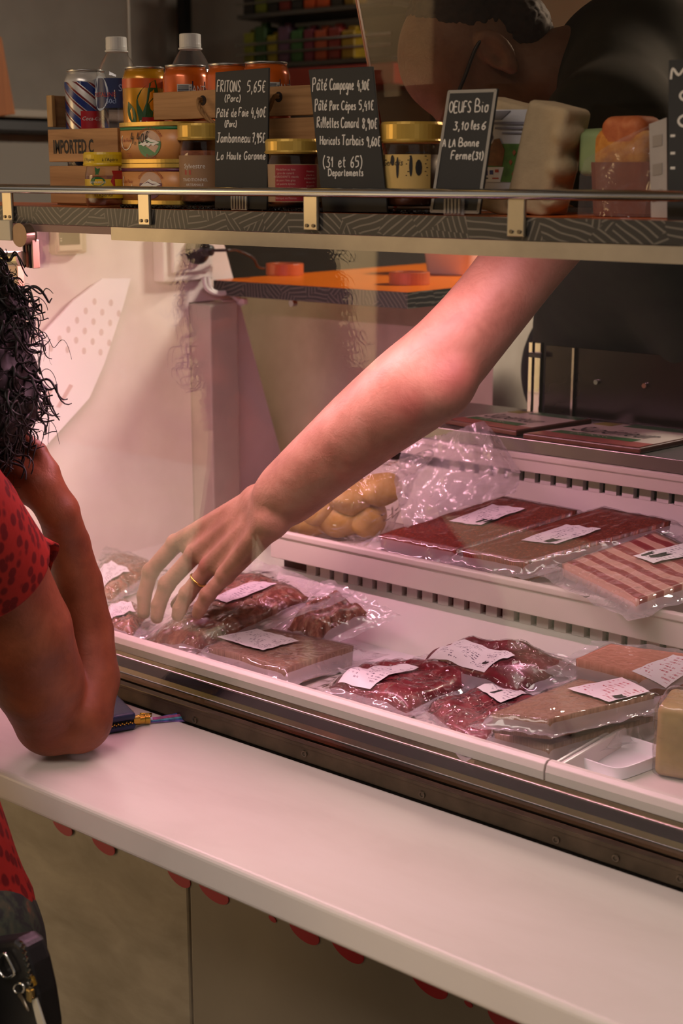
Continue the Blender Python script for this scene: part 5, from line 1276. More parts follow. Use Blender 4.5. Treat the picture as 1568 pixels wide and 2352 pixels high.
# ---- printed ham packs on the steel shelf
def ham(px, label, seed):
    P = Patch(px, 1.2145); th = 0.0085
    base = P.at(0.5, 0.5).copy(); base[2] -= th
    t = thing('ham_pack', base, label, 'ham pack', 'printed ham packs on the steel shelf')
    cs = P.c; nrm = V(0, 0, 1)
    MB().slab(cs, th, nrm).build('pack_body', mat('#5e3428', 0.35, var=0.2, scale=25), t, bevel=0.002)
    def reg(u0, v0, u1, v1, h, name, m): MB().slab([P.at(u0, v0) + V(0, 0, h), P.at(u1, v0) + V(0, 0, h), P.at(u1, v1) + V(0, 0, h), P.at(u0, v1) + V(0, 0, h)], 0.0004, nrm).build(name, m, t)
    reg(0.03, 0.03, 0.97, 0.22, 0.0006, 'ham_print', mat('#9c5048', 0.4, var=0.2, scale=40))
    reg(0.03, 0.22, 0.97, 0.94, 0.0006, 'paper_print', mat('#c9bdb0', 0.45))
    reg(0.10, 0.20, 0.80, 0.32, 0.0012, 'green_band', mat('#2f6a34', 0.45))
    reg(0.30, 0.82, 0.97, 0.97, 0.0012, 'green_band', mat('#2a5c34', 0.45))
    reg(0.05, 0.78, 0.22, 0.92, 0.0012, 'yellow_print', mat('#8f8a34', 0.45))
    vs, fs = text_geo('Supérieur', 1.0, 0.25); w = vs[:, 0].max()
    MB().add([P.at(0.12 + 0.72 * x / w, 0.38 + 0.34 * y) + V(0, 0, 0.0018) for x, y in vs], fs).build('lettering', mat('#23201e', 0.6), t)
    vs, fs = text_geo('DE PORC', 1.0); w = vs[:, 0].max()
    MB().add([P.at(0.24 + 0.36 * x / w, 0.225 + 0.09 * y) + V(0, 0, 0.0018) for x, y in vs], fs).build('lettering', mat('#b9c4a8', 0.6), t)
ham([(1020, 962), (1185, 990), (1360, 962), (1195, 942)], 'printed ham pack with dark lettering, further left on the steel shelf', 0.3)
ham([(1200, 995), (1470, 1030), (1640, 995), (1390, 968)], 'printed ham pack reading Supérieur with green bands on the steel shelf', 4.1)
# ================================================================== purse and charm on the worktop
WZ = 0.869
M_NAVY = mat('#16234a', 0.45, var=0.15, scale=60, bump=0.2, bscale=500); M_GOLDM = mat('#c39a3e', 0.22, 0.9)
pu0 = onZ(312, 1672, WZ); ub = unit(onZ(312, 1672, WZ) - onZ(150, 1700, WZ)); vb = V(-ub[1], ub[0], 0)
cpu = onZ(252, 1680, WZ)
pu = thing('zip_wallet', cpu + V(0, 0, 0.0008), 'dark blue zip wallet with gold teeth beside the elbow', 'wallet')
Rp = np.stack([ub, vb, V(0, 0, 1)], 1)
for (z0, z1, nm) in ((0.0008, 0.0105, 'lower_half'), (0.0145, 0.0255, 'upper_half')):
    vv, ff = sdf_mesh([('b', cpu + vb * 0.030 - ub * 0.028 + V(0, 0, (z0 + z1) / 2), (0.062, 0.042, (z1 - z0) / 2), Rp, 0.0045)], 0.002, 0.003)
    link_mesh(nm, vv, ff, M_NAVY, pu, smooth=True)
vv, ff = sdf_mesh([('b', cpu + vb * 0.030 - ub * 0.028 + V(0, 0, 0.0125), (0.058, 0.038, 0.003), Rp, 0.001)], 0.002, 0.002)
link_mesh('zip_tape', vv, ff, mat('#0f1830', 0.7), pu, smooth=True)
tooth = None; 
for i in range(26):
    p = cpu + vb * (-0.0105) + ub * (0.028 - i * 0.0028) + V(0, 0, 0.0118 + 0.0014 * (i % 2))
    MB().box(p, (0.0018, 0.006, 0.0016), Rp).build('zip_tooth', M_GOLDM, pu)
pk = cpu + ub * 0.036 - vb * 0.006 + V(0, 0, 0.0125)
MB().box(pk, (0.010, 0.008, 0.008), Rp).build('zip_slider', M_GOLDM, pu, bevel=0.0015)
c1 = onZ(332, 1665, WZ)
chm = thing('charm_tassel', c1, 'gold capped charm tassel with coloured strips lying on the worktop', 'charm')
d1 = unit(onZ(445, 1652, WZ) - onZ(330, 1668, WZ)); n1 = V(-d1[1], d1[0], 0)
e0 = onZ(310, 1668, WZ) + V(0, 0, 0.0085)
MB().tube([e0, e0 + d1 * 0.006, e0 + d1 * 0.007, e0 + d1 * 0.013, e0 + d1 * 0.0135, e0 + d1 * 0.020], [0.0065, 0.0072, 0.0066, 0.0066, 0.0074, 0.0074], 20).build('cap', M_GOLDM, chm, smooth=False)
for k, (o_, rr) in enumerate(((V(-0.006, 0.004, 0.004), 0.0045), (V(-0.010, 0.0, -0.002), 0.0045), (V(-0.004, 0.008, 0.010), 0.004))):
    P = [e0 + Rp @ o_ + rr * (math.cos(a) * ub + math.sin(a) * (V(0, 0, 1) if k % 2 else vb)) for a in np.linspace(0, 2 * math.pi, 19)[:-1]]
    MB().tube(P, 0.0011, 8, closed=True).build('ring', M_GOLDM, chm, smooth=True)
P = [onZ(332, 1645, WZ + 0.01) + 0.010 * np.array(ub) * a + 0.006 * V(0, 0, 1) * b for a, b in ((-0.7, -0.5), (0.9, -0.4), (1.0, 0.3), (-0.6, 0.8))]
MB().tube(P, 0.0014, 8, closed=True).build('buckle', M_GOLDM, chm, smooth=True)
cols = ['#6a4a86', '#2c4a8a', '#4a8aa0', '#8a3a6a', '#b0a8c0', '#38306a']
for k in range(9):
    a = rnd.uniform(-1, 1); zoff = 0.0015 + 0.0018 * (k % 5)
    s0 = e0 * 1.0 + d1 * 0.018; s0[2] = WZ + 0.004 + 0.0012 * (k % 5)
    s1 = s0 + d1 * rnd.uniform(0.048, 0.060) + n1 * 0.006 * (k - 4) / 4; s1[2] = WZ + 0.0008 + 0.0022 * (k % 4)
    w_ = V(0, 0, 1) * 0.0014 + n1 * 0.0012
    t_ = NT('strip_%d' % k) if k < 6 else None
    MB().slab([s0 - w_, s1 - w_, s1 + w_, s0 + w_], 0.0008).build('strip', mat(cols[k % 6], 0.35, var=0.6, scale=120), chm)
# ================================================================== people
def skin_mat(name, c1, c2, c3, red=None, redpos=None, redr=0.06):
    t = NT(name); v = t.coord('Object')
    f = t.noise(v, 22, 4, 0.6, 0.3); col = t.ramp(f, [(0.3, c1), (0.5, c2), (0.72, c3)])
    if red:
        g = t.n('NewGeometry')
        fac = None
        for (rp, rr) in redpos:
            d = t.n('VectorMath', operation='DISTANCE'); t.l(g.outputs['Position'], d.inputs[0]); d.inputs[1].default_value = tuple(rp)
            m = t.n('MapRange'); m.interpolation_type = 'SMOOTHSTEP'; t.l(d.outputs['Value'], m.inputs[0]); m.inputs[1].default_value = 0.0; m.inputs[2].default_value = rr; m.inputs[3].default_value = 0.75; m.inputs[4].default_value = 0.0
            fac = m.outputs[0] if fac is None else t.math('MAXIMUM', fac, m.outputs[0])
        mx = t.n('Mix'); mx.data_type = 'RGBA'; t.l(fac, mx.inputs[0]); t.l(col, mx.inputs[6]); mx.inputs[7].default_value = lin(red); col = mx.outputs[2]
    b1 = t.noise(t.coord('Object'), 240, 3); b2 = t.noise(t.coord('Object', (1, 1, 1)), 45, 3, 0.6, 1.0)
    hh = t.math('ADD', t.math('MULTIPLY', b1, 0.35), b2)
    p = t.principled(col, 0.52, 0, 0.35, t.bump(hh, 0.30, 0.003))
    p.inputs['Subsurface Weight'].default_value = 0.0
    return t.done(p)
def Q(px, py, Y): return onY(px, py, Y)
# ---------------------------------------------------------------- the vendor
ELB = Q(1060, 868, 1.475)
arm = [('k', 0.02)]
chain = [((1400, 330), 1.64, 0.056), ((1300, 470), 1.60, 0.050), ((1212, 590), 1.57, 0.0435), ((1115, 715), 1.53, 0.0430), ((1010, 835), 1.492, 0.0470), ((930, 905), 1.475, 0.0490), ((830, 985), 1.460, 0.0455), ((722, 1078), 1.445, 0.0400), ((640, 1150), 1.430, 0.0345)]
C3 = [Q(p[0], p[1], Y) for p, Y, r in chain]
sm = smoothpath([np.append(c, r) for c, (p, Y, r) in zip(C3, chain)], 5)
for i in range(len(sm) - 1): arm.append(('c', sm[i][:3], sm[i + 1][:3], sm[i][3], sm[i + 1][3]))
arm.append(('e', Q(1048, 868, 1.474), (0.026, 0.024, 0.026), None))
arm.append(('c', Q(1010, 900, 1.470), Q(900, 960, 1.458), 0.036, 0.030))
# hand
mcp = [Q(404, 1248, 1.446), Q(446, 1274, 1.430), Q(480, 1302, 1.412), Q(518, 1322, 1.396)]
pip = [Q(346, 1312, 1.428), Q(383, 1342, 1.412), Q(430, 1364, 1.394), Q(477, 1366, 1.380)]
dip = [Q(331, 1368, 1.418), Q(364, 1390, 1.402), Q(413, 1398, 1.386), Q(460, 1396, 1.374)]
tip = [Q(330, 1408, 1.412), Q(360, 1418, 1.396), Q(408, 1414, 1.382), Q(454, 1410, 1.371)]
carp = [Q(592, 1150, 1.442), Q(604, 1164, 1.432), Q(615, 1182, 1.420), Q(622, 1200, 1.408)]
arm.append(('k', 0.012))
WR = Q(628, 1165, 1.427)
for i in range(4):
    arm.append(('c', WR * 0.5 + carp[i] * 0.5, carp[i], 0.025, 0.0215))
    arm.append(('c', carp[i], mcp[i], 0.0210, 0.0138 if i < 3 else 0.0128))
mid = lambda a, b, t=0.5: a * (1 - t) + b * t
dn = unit(np.cross(mcp[3] - mcp[0], WR - mcp[1])); dn = dn if dn[2] < 0 else -dn
for i in range(3):
    arm.append(('c', mid(carp[i], carp[i + 1]) + dn * 0.006, mid(mcp[i], mcp[i + 1]) + dn * 0.006, 0.017, 0.0095))
arm.append(('k', 0.0035))
for i in range(4):     # knuckle heads and extensor tendons
    arm.append(('e', mcp[i] - dn * 0.0015, (0.0138, 0.0138, 0.0138), None))
    arm.append(('c', mid(carp[i], mcp[i], 0.3) - dn * 0.0135, mcp[i] - dn * 0.0075, 0.0040, 0.0045))
for i in range(4):
    r = (0.0122, 0.0122, 0.0116, 0.0108)[i]
    arm += [('c', mcp[i], pip[i], r * 1.08, r), ('e', pip[i], (r * 1.07,) * 3, None), ('c', pip[i], dip[i], r * 0.98, r * 0.90), ('c', dip[i], tip[i], r * 0.90, r * 0.80)]
th = [Q(596, 1178, 1.450), Q(520, 1262, 1.468), Q(455, 1335, 1.462), Q(405, 1388, 1.450)]
arm += [('c', th[0], th[1], 0.018, 0.0145), ('c', th[1], th[2], 0.0130, 0.0115), ('c', th[2], th[3], 0.0112, 0.0092)]
# elbow creases
arm.append(('k', 0.004))
for (a, b) in (((990, 850), (1062, 842)), ((1000, 838), (1070, 822))):
    arm.append(('c', Q(a[0], a[1], 1.432), Q(b[0], b[1], 1.440), 0.0020, 0.0020, 'sub'))
A_V, A_F = sdf_mesh(arm, 0.0026, 0.02)
# head
EAR = Q(1140, 132, 1.70)
hf_ = RGT * -0.52 + UPV * -0.85; hu = RGT * -0.85 + UPV * 0.52; hl = -FWD
hl = unit(hl + 0.10 * hf_); hf_ = unit(hf_ - hl * np.dot(hf_, hl)); hu = unit(hu - hl * np.dot(hu, hl) - hf_ * np.dot(hu, hf_))
HR = np.stack([hf_, hu, hl], 1); HC = EAR - hl * 0.070
hp = lambda f, u, l: HC + HR @ V(f, u, l)
head = [('k', 0.02), ('e', hp(-0.004, 0.052, 0), (0.100, 0.090, 0.077), HR), ('e', hp(0.045, -0.015, 0), (0.056, 0.088, 0.062), HR), ('e', hp(0.042, -0.078, 0), (0.048, 0.034, 0.050), HR),
        ('c', hp(-0.02, -0.05, 0), hp(-0.10, -0.15, 0.0), 0.056, 0.064), ('k', 0.010), ('c', hp(0.094, 0.006, 0), hp(0.116, -0.034, 0), 0.009, 0.0145), ('e', hp(0.104, -0.036, 0.012), (0.010, 0.008, 0.009), HR), ('e', hp(0.104, -0.036, -0.012), (0.010, 0.008, 0.009), HR),
        ('e', hp(0.084, 0.026, 0), (0.017, 0.010, 0.050), HR), ('e', hp(0.090, -0.062, 0), (0.010, 0.012, 0.024), HR), ('e', hp(0.080, -0.098, 0), (0.018, 0.014, 0.020), HR),
        ('e', hp(0.100, 0.006, 0.031), (0.014, 0.009, 0.014), HR, 'sub'), ('e', hp(0.100, 0.006, -0.031), (0.014, 0.009, 0.014), HR, 'sub'),
        ('k', 0.004), ('e', hp(0.082, 0.006, 0.031), (0.012, 0.010, 0.012), HR), ('e', hp(0.082, 0.006, -0.031), (0.012, 0.010, 0.012), HR), ('c', hp(0.099, -0.064, -0.02), hp(0.099, -0.064, 0.02), 0.002, 0.002, 'sub')]
tl = math.radians(14)
for s in (1, -1):
    ER = np.stack([HR @ V(math.cos(tl), math.sin(tl), -0.35 * s), HR @ V(-math.sin(tl), math.cos(tl), 0), HR @ V(0.35, 0, s)], 1); ER /= np.linalg.norm(ER, axis=0)
    head += [('k', 0.004), ('e', hp(-0.006, 0.006, s * 0.077), (0.0205, 0.0330, 0.0085), ER), ('e', hp(0.0, -0.022, s * 0.074), (0.011, 0.013, 0.008), ER), ('e', hp(0.0, 0.008, s * 0.086), (0.0125, 0.0215, 0.0070), ER, 'sub'), ('e', hp(0.004, -0.004, s * 0.085), (0.008, 0.012, 0.010), ER, 'sub')]
H_V, H_F = sdf_mesh(head, 0.0028, 0.02)
NK = hp(-0.10, -0.15, 0)
torso = [('k', 0.05), ('c', NK, Q(1480, 420, 2.10), 0.075, 0.135), ('c', Q(1480, 420, 2.10), Q(1440, 830, 2.36), 0.135, 0.145), ('c', C3[0], NK, 0.05, 0.05)]
hipc = Q(1440, 830, 2.36)
torso += [('c', hipc + V(-0.06, 0.02, -0.05), V(hipc[0] - 0.08, hipc[1] + 0.04, 0.62), 0.08, 0.055), ('c', hipc + V(0.08, 0.05, -0.05), V(hipc[0] + 0.12, hipc[1] + 0.08, 0.62), 0.08, 0.055), ('c', V(hipc[0] - 0.08, hipc[1] + 0.04, 0.62), V(hipc[0] - 0.08, hipc[1] + 0.08, 0.20), 0.055, 0.04), ('c', V(hipc[0] + 0.12, hipc[1] + 0.08, 0.62), V(hipc[0] + 0.12, hipc[1] + 0.12, 0.20), 0.055, 0.04)]
for dx, dy in ((-0.08, 0.08), (0.12, 0.12)): torso.append(('c', V(hipc[0] + dx, hipc[1] + dy, 0.165), V(hipc[0] + dx - 0.02, hipc[1] + dy - 0.14, 0.155), 0.04, 0.032))
T_V, T_F = sdf_mesh(torso, 0.012, 0.05)
vend = thing('person', V(hipc[0] + 0.02, hipc[1] + 0.08, 0.12), 'vendor in dark green shirt leaning in, reaching one bare arm into the case', 'person')
M_SKIN = skin_mat('vendor_skin', '#83604a', '#926e56', '#9e7c64', '#824a3e', [(Q(1045, 868, 1.445), 0.055), (Q(950, 930, 1.44), 0.050), (mcp[2] - dn * 0.01, 0.02), (mcp[1] - dn * 0.01, 0.02), (pip[0], 0.014), (pip[1], 0.014)])
bv, bf = join_meshes([(A_V, A_F), (H_V, H_F), (T_V, T_F)])
link_mesh('body', bv, bf, M_SKIN, vend, smooth=True)
# shirt
M_SHIRT = mat('#1c2418', 0.85, var=0.3, scale=18, bump=0.4, bscale=40)
SH2 = C3[0] + (HC - EAR) * 0 - hl * 0.36 + V(0.05, 0.10, 0.0)
shirt = [('k', 0.06), ('c', NK + (Q(1480, 420, 2.10) - NK) * 0.12, Q(1480, 420, 2.10), 0.100, 0.165), ('c', Q(1480, 420, 2.10), Q(1440, 840, 2.36), 0.165, 0.172), ('c', NK, C3[0], 0.080, 0.078), ('c', C3[0], mid(C3[0], C3[1], 1.0) + V(0, 0.006, 0), 0.076, 0.060), ('c', NK + V(0.02, 0.06, 0), SH2, 0.09, 0.085), ('c', SH2, SH2 + V(0.06, 0.10, -0.28), 0.075, 0.055)]
sv, sf = sdf_mesh(shirt, 0.007, 0.06)
sv = sv + 0.006 * np.array([[nz(p[0] * 14, p[1] * 14, p[2] * 9), nz(p[1] * 14, p[2] * 9, 3), 0] for p in sv])
link_mesh('shirt', sv, sf, M_SHIRT, vend, smooth=True)
tr = [('k', 0.04)] + [(q[0], q[1], q[2], q[3] + 0.018, q[4] + 0.018) for q in torso[4:8]] + [('c', hipc + V(-0.04, 0, -0.02), hipc + V(0.06, 0.04, -0.02), 0.16, 0.16)]
tv, tf_ = sdf_mesh(tr, 0.012, 0.04); link_mesh('trousers', tv, tf_, mat('#1a1a1e', 0.9), vend, smooth=True)
hv, hfc = sdf_mesh([('k', 0.01), ('e', hp(-0.030, 0.066, 0), (0.086, 0.083, 0.0775), HR), ('e', hp(-0.062, 0.01, 0), (0.050, 0.06, 0.066), HR)], 0.0035, 0.02)
hv = hv + 0.003 * np.array([[nz(p[0] * 160, p[1] * 160, p[2] * 160), nz(p[1] * 160, p[2] * 160, 2), nz(p[2] * 160, p[0] * 160, 5)] for p in hv])
link_mesh('hair', hv, hfc, mat('#2a1a12', 0.7, var=0.4, scale=90), vend, smooth=True)
M_FRAME = mat('#120e0d', 0.35)
gl = MB().tube(smoothpath([hp(-0.022, 0.018, 0.082), hp(0.0, 0.030, 0.080), hp(0.05, 0.022, 0.076), hp(0.102, 0.016, 0.066)], 6), 0.0026, 8).build('glasses', M_FRAME, vend, smooth=True)
MB().tube(smoothpath([hp(-0.022, 0.018, -0.082), hp(0.0, 0.030, -0.080), hp(0.05, 0.022, -0.076), hp(0.102, 0.016, -0.066)], 6), 0.0026, 8).build('temple', M_FRAME, gl, smooth=True)
for s in (1, -1):
    P = [hp(0.108, 0.004 + 0.020 * math.sin(a), s * 0.035 + 0.027 * math.cos(a)) for a in np.linspace(0, 2 * math.pi, 25)[:-1]]
    MB().tube(P, 0.0018, 8, closed=True).build('lens_rim', M_FRAME, gl, smooth=True)
MB().tube([hp(0.110, 0.008, -0.008), hp(0.112, 0.010, 0), hp(0.110, 0.008, 0.008)], 0.0016, 8).build('bridge', M_FRAME, gl, smooth=True)
# wedding ring
rc = mid(mcp[2], pip[2], 0.50); ra_ = unit(pip[2] - mcp[2]); rb_ = unit(np.cross(ra_, dn)); rd_ = np.cross(ra_, rb_)
P = [rc + 0.0128 * (math.cos(a) * rb_ + math.sin(a) * rd_) for a in np.linspace(0, 2 * math.pi, 33)[:-1]]
rg = MB().tube(P, 0.0017, 8, closed=True).build('ring', mat('#d0a850', 0.2, 0.95), vend, smooth=True)

# ---------------------------------------------------------------- the customer
wE = Q(150, 1662, 1.105)
wz = lambda p, r: V(p[0], p[1], max(p[2], WZ + r + 0.0005))
wch = [(wz(Q(118, 1650, 1.095), 0.047), 0.047), (Q(88, 1560, 1.065), 0.056), (Q(50, 1450, 1.035), 0.060), (Q(-10, 1320, 1.00), 0.060), (Q(-75, 1200, 0.95), 0.062)]
wfo = [(wz(Q(178, 1650, 1.115), 0.044), 0.044), (Q(206, 1560, 1.150), 0.038), (Q(198, 1450, 1.165), 0.0345), (Q(178, 1340, 1.16), 0.0315), (Q(156, 1250, 1.145), 0.0275), (Q(134, 1175, 1.12), 0.0255)]
wo = [('k', 0.006)]
for L in (wch, wfo):
    for i in range(len(L) - 1): wo.append(('c', L[i][0], L[i + 1][0], L[i][1], L[i + 1][1]))
wo.append(('c', wch[0][0], wfo[0][0], 0.046, 0.043))
wW = wfo[-1][0]
whand = [Q(92, 1112, 1.105), Q(30, 1082, 1.09), Q(-30, 1076, 1.08)]
wo += [('c', wW, whand[0], 0.0255, 0.0270), ('c', whand[0], whand[1], 0.0270, 0.0250)]
hax = unit(whand[1] - whand[0]); hside = unit(np.cross(hax, RGT * 0.2 + FWD)); 
for k in range(4):
    o_ = hside * (k - 1.5) * 0.017
    b_ = whand[1] + o_ * 0.9; c_ = b_ + hax * 0.035 - V(0, 0, 0.006); d_ = c_ + hax * 0.026 + FWD * 0.016; e_ = d_ + FWD * 0.020 + hax * 0.005
    wo += [('k', 0.006), ('c', whand[0] + o_ * 0.5, b_, 0.018, 0.0120), ('k', 0.003), ('c', b_, c_, 0.0098, 0.0090), ('c', c_, d_, 0.0088, 0.0080), ('c', d_, e_, 0.0078, 0.0070)]
tb = [whand[0] - hside * 0.020, whand[0] - hside * 0.036 + hax * 0.02, whand[1] - hside * 0.046 + hax * 0.01]
wo += [('k', 0.006), ('c', tb[0], tb[1], 0.0150, 0.0110), ('c', tb[1], tb[2], 0.0105, 0.0088)]
wSh = wch[-1][0]
WH = Q(-142, 805, 1.02)
wN = V(WH[0] - 0.02, WH[1] - 0.06, WH[2] - 0.13)
wo += [('k', 0.02), ('e', WH, (0.078, 0.098, 0.105), None), ('e', WH + V(0.0, 0.035, -0.055), (0.056, 0.066, 0.066), None), ('c', WH + V(0, -0.02, -0.07), wN, 0.052, 0.056), ('c', WH + V(0, 0.105, -0.01), WH + V(0, 0.12, -0.045), 0.009, 0.014), ('e', WH + V(0, 0.093, -0.085), (0.022, 0.012, 0.010), None), ('e', WH + V(0.078, 0.0, -0.02), (0.009, 0.020, 0.030), None), ('e', WH + V(-0.078, 0.0, -0.02), (0.009, 0.020, 0.030), None),
       ('e', WH + V(0.030, 0.094, 0.0), (0.013, 0.010, 0.008), None), ('e', WH + V(-0.030, 0.094, 0.0), (0.013, 0.010, 0.008), None)]
W_V, W_F = sdf_mesh(wo, 0.0030, 0.016)
hipw = Q(-262, 2120, 0.80)
S2 = wSh + V(-0.31, -0.10, 0.03)
chest = (wSh + S2) / 2 + V(-0.06, -0.05, -0.08)
bt = [('k', 0.05), ('c', wN, chest, 0.06, 0.10), ('c', wSh, S2, 0.06, 0.06), ('c', chest, hipw, 0.12, 0.13), ('c', hipw + V(-0.07, 0, -0.05), V(hipw[0] - 0.09, hipw[1] - 0.02, 0.05), 0.085, 0.045), ('c', hipw + V(0.06, 0, -0.05), V(hipw[0] + 0.07, hipw[1] - 0.02, 0.05), 0.085, 0.045), ('c', V(hipw[0] - 0.09, hipw[1] - 0.02, 0.04), V(hipw[0] - 0.09, hipw[1] + 0.12, 0.03), 0.036, 0.028), ('c', V(hipw[0] + 0.07, hipw[1] - 0.02, 0.04), V(hipw[0] + 0.07, hipw[1] + 0.12, 0.03), 0.036, 0.028), ('c', S2, S2 + V(-0.06, 0.02, -0.30), 0.055, 0.045), ('c', S2 + V(-0.06, 0.02, -0.30), S2 + V(-0.0, 0.12, -0.36), 0.042, 0.032)]
B_V, B_F = sdf_mesh(bt, 0.012, 0.05)
wom = thing('person', V(hipw[0], hipw[1], 0.0), 'customer in red leopard print top with elbow on the worktop and hand at the chin', 'person')
bv, bf = join_meshes([(W_V, W_F), (B_V, B_F)])
link_mesh('body', bv, bf, skin_mat('customer_skin', '#6c371f', '#7a4226', '#884d30', '#74381f', [(wE + V(0, -0.04, 0.0), 0.05)]), wom, smooth=True)  # skin tone darkened for the shade she stands in
def leopard():
    t = NT('leopard_red'); v = t.coord('Object', (1.4, 1.4, 1.0))
    vo = t.n('TexVoronoi'); vo.inputs['Scale'].default_value = 58.0; t.l(v, vo.inputs['Vector'])
    col = t.ramp(vo.outputs['Distance'], [(0.36, '#5c0e0b'), (0.5, '#8c2016')])
    return t.done(t.principled(col, 0.8, 0, 0.2, t.bump(t.noise(v, 60, 3), 0.3, 0.003)))
M_LEO = leopard()
top = [('k', 0.05), ('c', chest + V(0, 0, 0.05), hipw + V(0.0, 0.0, 0.10), 0.125, 0.125), ('c', hipw + V(0.0, 0.0, 0.10), hipw + V(0.02, 0.01, 0.0), 0.125, 0.150), ('c', wSh + V(-0.03, 0, -0.005), S2, 0.078, 0.078)]
tv, tf_ = sdf_mesh(top, 0.008, 0.05)
tv = tv + 0.008 * np.array([[nz(p[0] * 10, p[1] * 10, p[2] * 6), nz(p[1] * 10, p[2] * 6, 3), 0] for p in tv])
link_mesh('top', tv, tf_, M_LEO, wom, smooth=True)
# flared short sleeve
ax_ = [wSh + (wSh - wch[3][0]) * 0.9 + V(-0.02, -0.01, 0), wSh + V(0.0, -0.01, 0.0), wch[3][0], Q(26, 1352, 1.012)]
sp_ = smoothpath(ax_, 10); mb = MB(); n = 40
rr = [0.069 + 0.002 * (i / (len(sp_) - 1)) for i in range(len(sp_))]
mb.tube(sp_, rr, n, caps=False)
ring_i = len(sp_) - 1
for ii in (ring_i, ring_i - 1, ring_i - 2):
    for k in range(n):
        v = np.array(mb.v[ii * n + k]); w = (ii - ring_i + 3) / 3
        d = 0.006 * math.sin(k * 2 * math.pi / n * 3 + 0.5) * w; c0 = sp_[ii]
        v = v + unit(v - c0) * d + 0.012 * w * unit(sp_[-1] - sp_[-4]) * math.cos(k * 2 * math.pi / n + 2.2); mb.v[ii * n + k] = tuple(v)
so_ = mb.build('sleeve', M_LEO, wom, smooth=True)
md = so_.modifiers.new('cloth', 'SOLIDIFY'); md.thickness = 0.0018; md.offset = 1
# trousers with dark floral print
def floral():
    t = NT('floral_dark'); v = t.coord(); f = t.noise(v, 28, 3, 0.6, 1.2)
    col = t.ramp(f, [(0.45, '#0f130f'), (0.56, '#23321f'), (0.66, '#3a3a24'), (0.74, '#6a3a1e')]); return t.done(t.principled(col, 0.85))
pt = [('k', 0.04)] + [(q[0], q[1], q[2], q[3] + 0.02, q[4] + 0.025) for q in bt[4:6]] + [('c', hipw + V(-0.05, 0, -0.02), hipw + V(0.05, 0, -0.03), 0.145, 0.145)]
pv, pf = sdf_mesh(pt, 0.012, 0.04); link_mesh('trousers', pv, pf, floral(), wom, smooth=True)
# curly hair
hv, hfc = sdf_mesh([('k', 0.03), ('e', WH + V(0, -0.015, 0.02), (0.106, 0.120, 0.124), None), ('e', WH + V(0.03, 0.01, -0.05), (0.088, 0.088, 0.085), None)], 0.006, 0.03)
hv = hv + 0.010 * np.array([[nz(p[0] * 45, p[1] * 45, p[2] * 45), nz(p[1] * 45, p[2] * 45, 2), nz(p[2] * 45, p[0] * 45, 5)] for p in hv])
M_HAIR = mat('#150d0a', 0.5, spec=0.3, var=0.4, scale=60)
ho = link_mesh('hair', hv, hfc, M_HAIR, wom, smooth=True)
mb = MB()
for k in range(1300):
    while True:
        d = unit(V(rnd.gauss(0, 1), rnd.gauss(0, 1), rnd.gauss(0, 1)))
        if (d[1] < 0.8 or d[2] > 0.2) and (np.dot(d, RGT) > -0.1 or rnd.random() < 0.25): break
    s0 = WH + V(0, -0.015, 0.02) + d * V(0.104, 0.118, 0.122) * rnd.uniform(0.93, 1.05)
    if d[2] < -0.1: s0 = s0 + V(0.012, 0.0, -0.02)
    fly = rnd.random() < 0.10
    dirn = unit(d * (0.7 if fly else 0.22) + V(rnd.uniform(-.7, .7), rnd.uniform(-.7, .7), rnd.uniform(-1.1, 0.2)))
    Lh = rnd.uniform(0.028, 0.055); turns = rnd.uniform(1.3, 2.6); rh = rnd.uniform(0.006, 0.012); ph = rnd.uniform(0, 6.28)
    a1 = unit(np.cross(dirn, V(0.3, 0.5, 0.8))); a2 = np.cross(dirn, a1); P = []
    nn = 26
    for i in range(nn):
        f = i / (nn - 1); an = ph + turns * 6.283 * f
        P.append(s0 + dirn * Lh * f + (a1 * math.cos(an) + a2 * math.sin(an)) * rh * (0.3 + 0.7 * f) - V(0, 0, 0.022 * f * f))
    r0 = rnd.uniform(0.0005, 0.0009) if fly else rnd.uniform(0.0014, 0.0034)
    mb.tube(P, [r0 * (1 - 0.7 * i / (nn - 1)) for i in range(nn)], 4, caps=False)
cu = mb.build('curls', M_HAIR, ho, smooth=True); cu['kind'] = 'stuff'
# handbag
Yg = 0.80
hb = thing('handbag', Q(48, 2352, Yg), 'black handbag with silver zip and metal rings at the lower left', 'handbag')
M_LEATHER = mat('#0f0c0d', 0.45, var=0.2, scale=30, bump=0.3, bscale=300)
q = [Q(px, py, Yg) for px, py in ((-140, 2185), (30, 2160), (50, 2175), (66, 2220), (82, 2290), (94, 2370), (98, 2520), (-140, 2560))]
MB().slab(q, 0.030, (0, -1, 0)).build('bag_body', M_LEATHER, hb, bevel=0.006, segs=3)
for k in range(20):
    f = k / 19; p = Q(50 + 20 * f + 4 * math.sin(f * 3), 2165 + 128 * f, Yg - 0.0015)
    MB().box(p + V(0.0012 * (1 if k % 2 else -1), 0, 0), (0.0042, 0.002, 0.0017)).build('zip_tooth', M_CHROME, hb)
sl_ = Q(70, 2285, Yg - 0.004); MB().box(sl_, (0.008, 0.006, 0.014)).build('zip_slider', mat('#a08a58', 0.25, 0.9), hb, bevel=0.0015)
MB().slab([Q(70, 2296, Yg - 0.006), Q(82, 2292, Yg - 0.006), Q(110, 2380, Yg - 0.006), Q(92, 2384, Yg - 0.006)], 0.003, (0, -1, 0)).build('zip_puller', M_CHROME, hb, bevel=0.001)
P = [Q(px, py, Yg - 0.005) for px, py in ((-4, 2200), (10, 2190), (20, 2204), (33, 2232), (28, 2242), (14, 2246), (2, 2236), (-6, 2215))]
MB().tube(smoothpath(P + [P[0]], 4)[:-1], 0.0016, 8, closed=True).build('strap_ring', M_CHROME, hb, smooth=True)
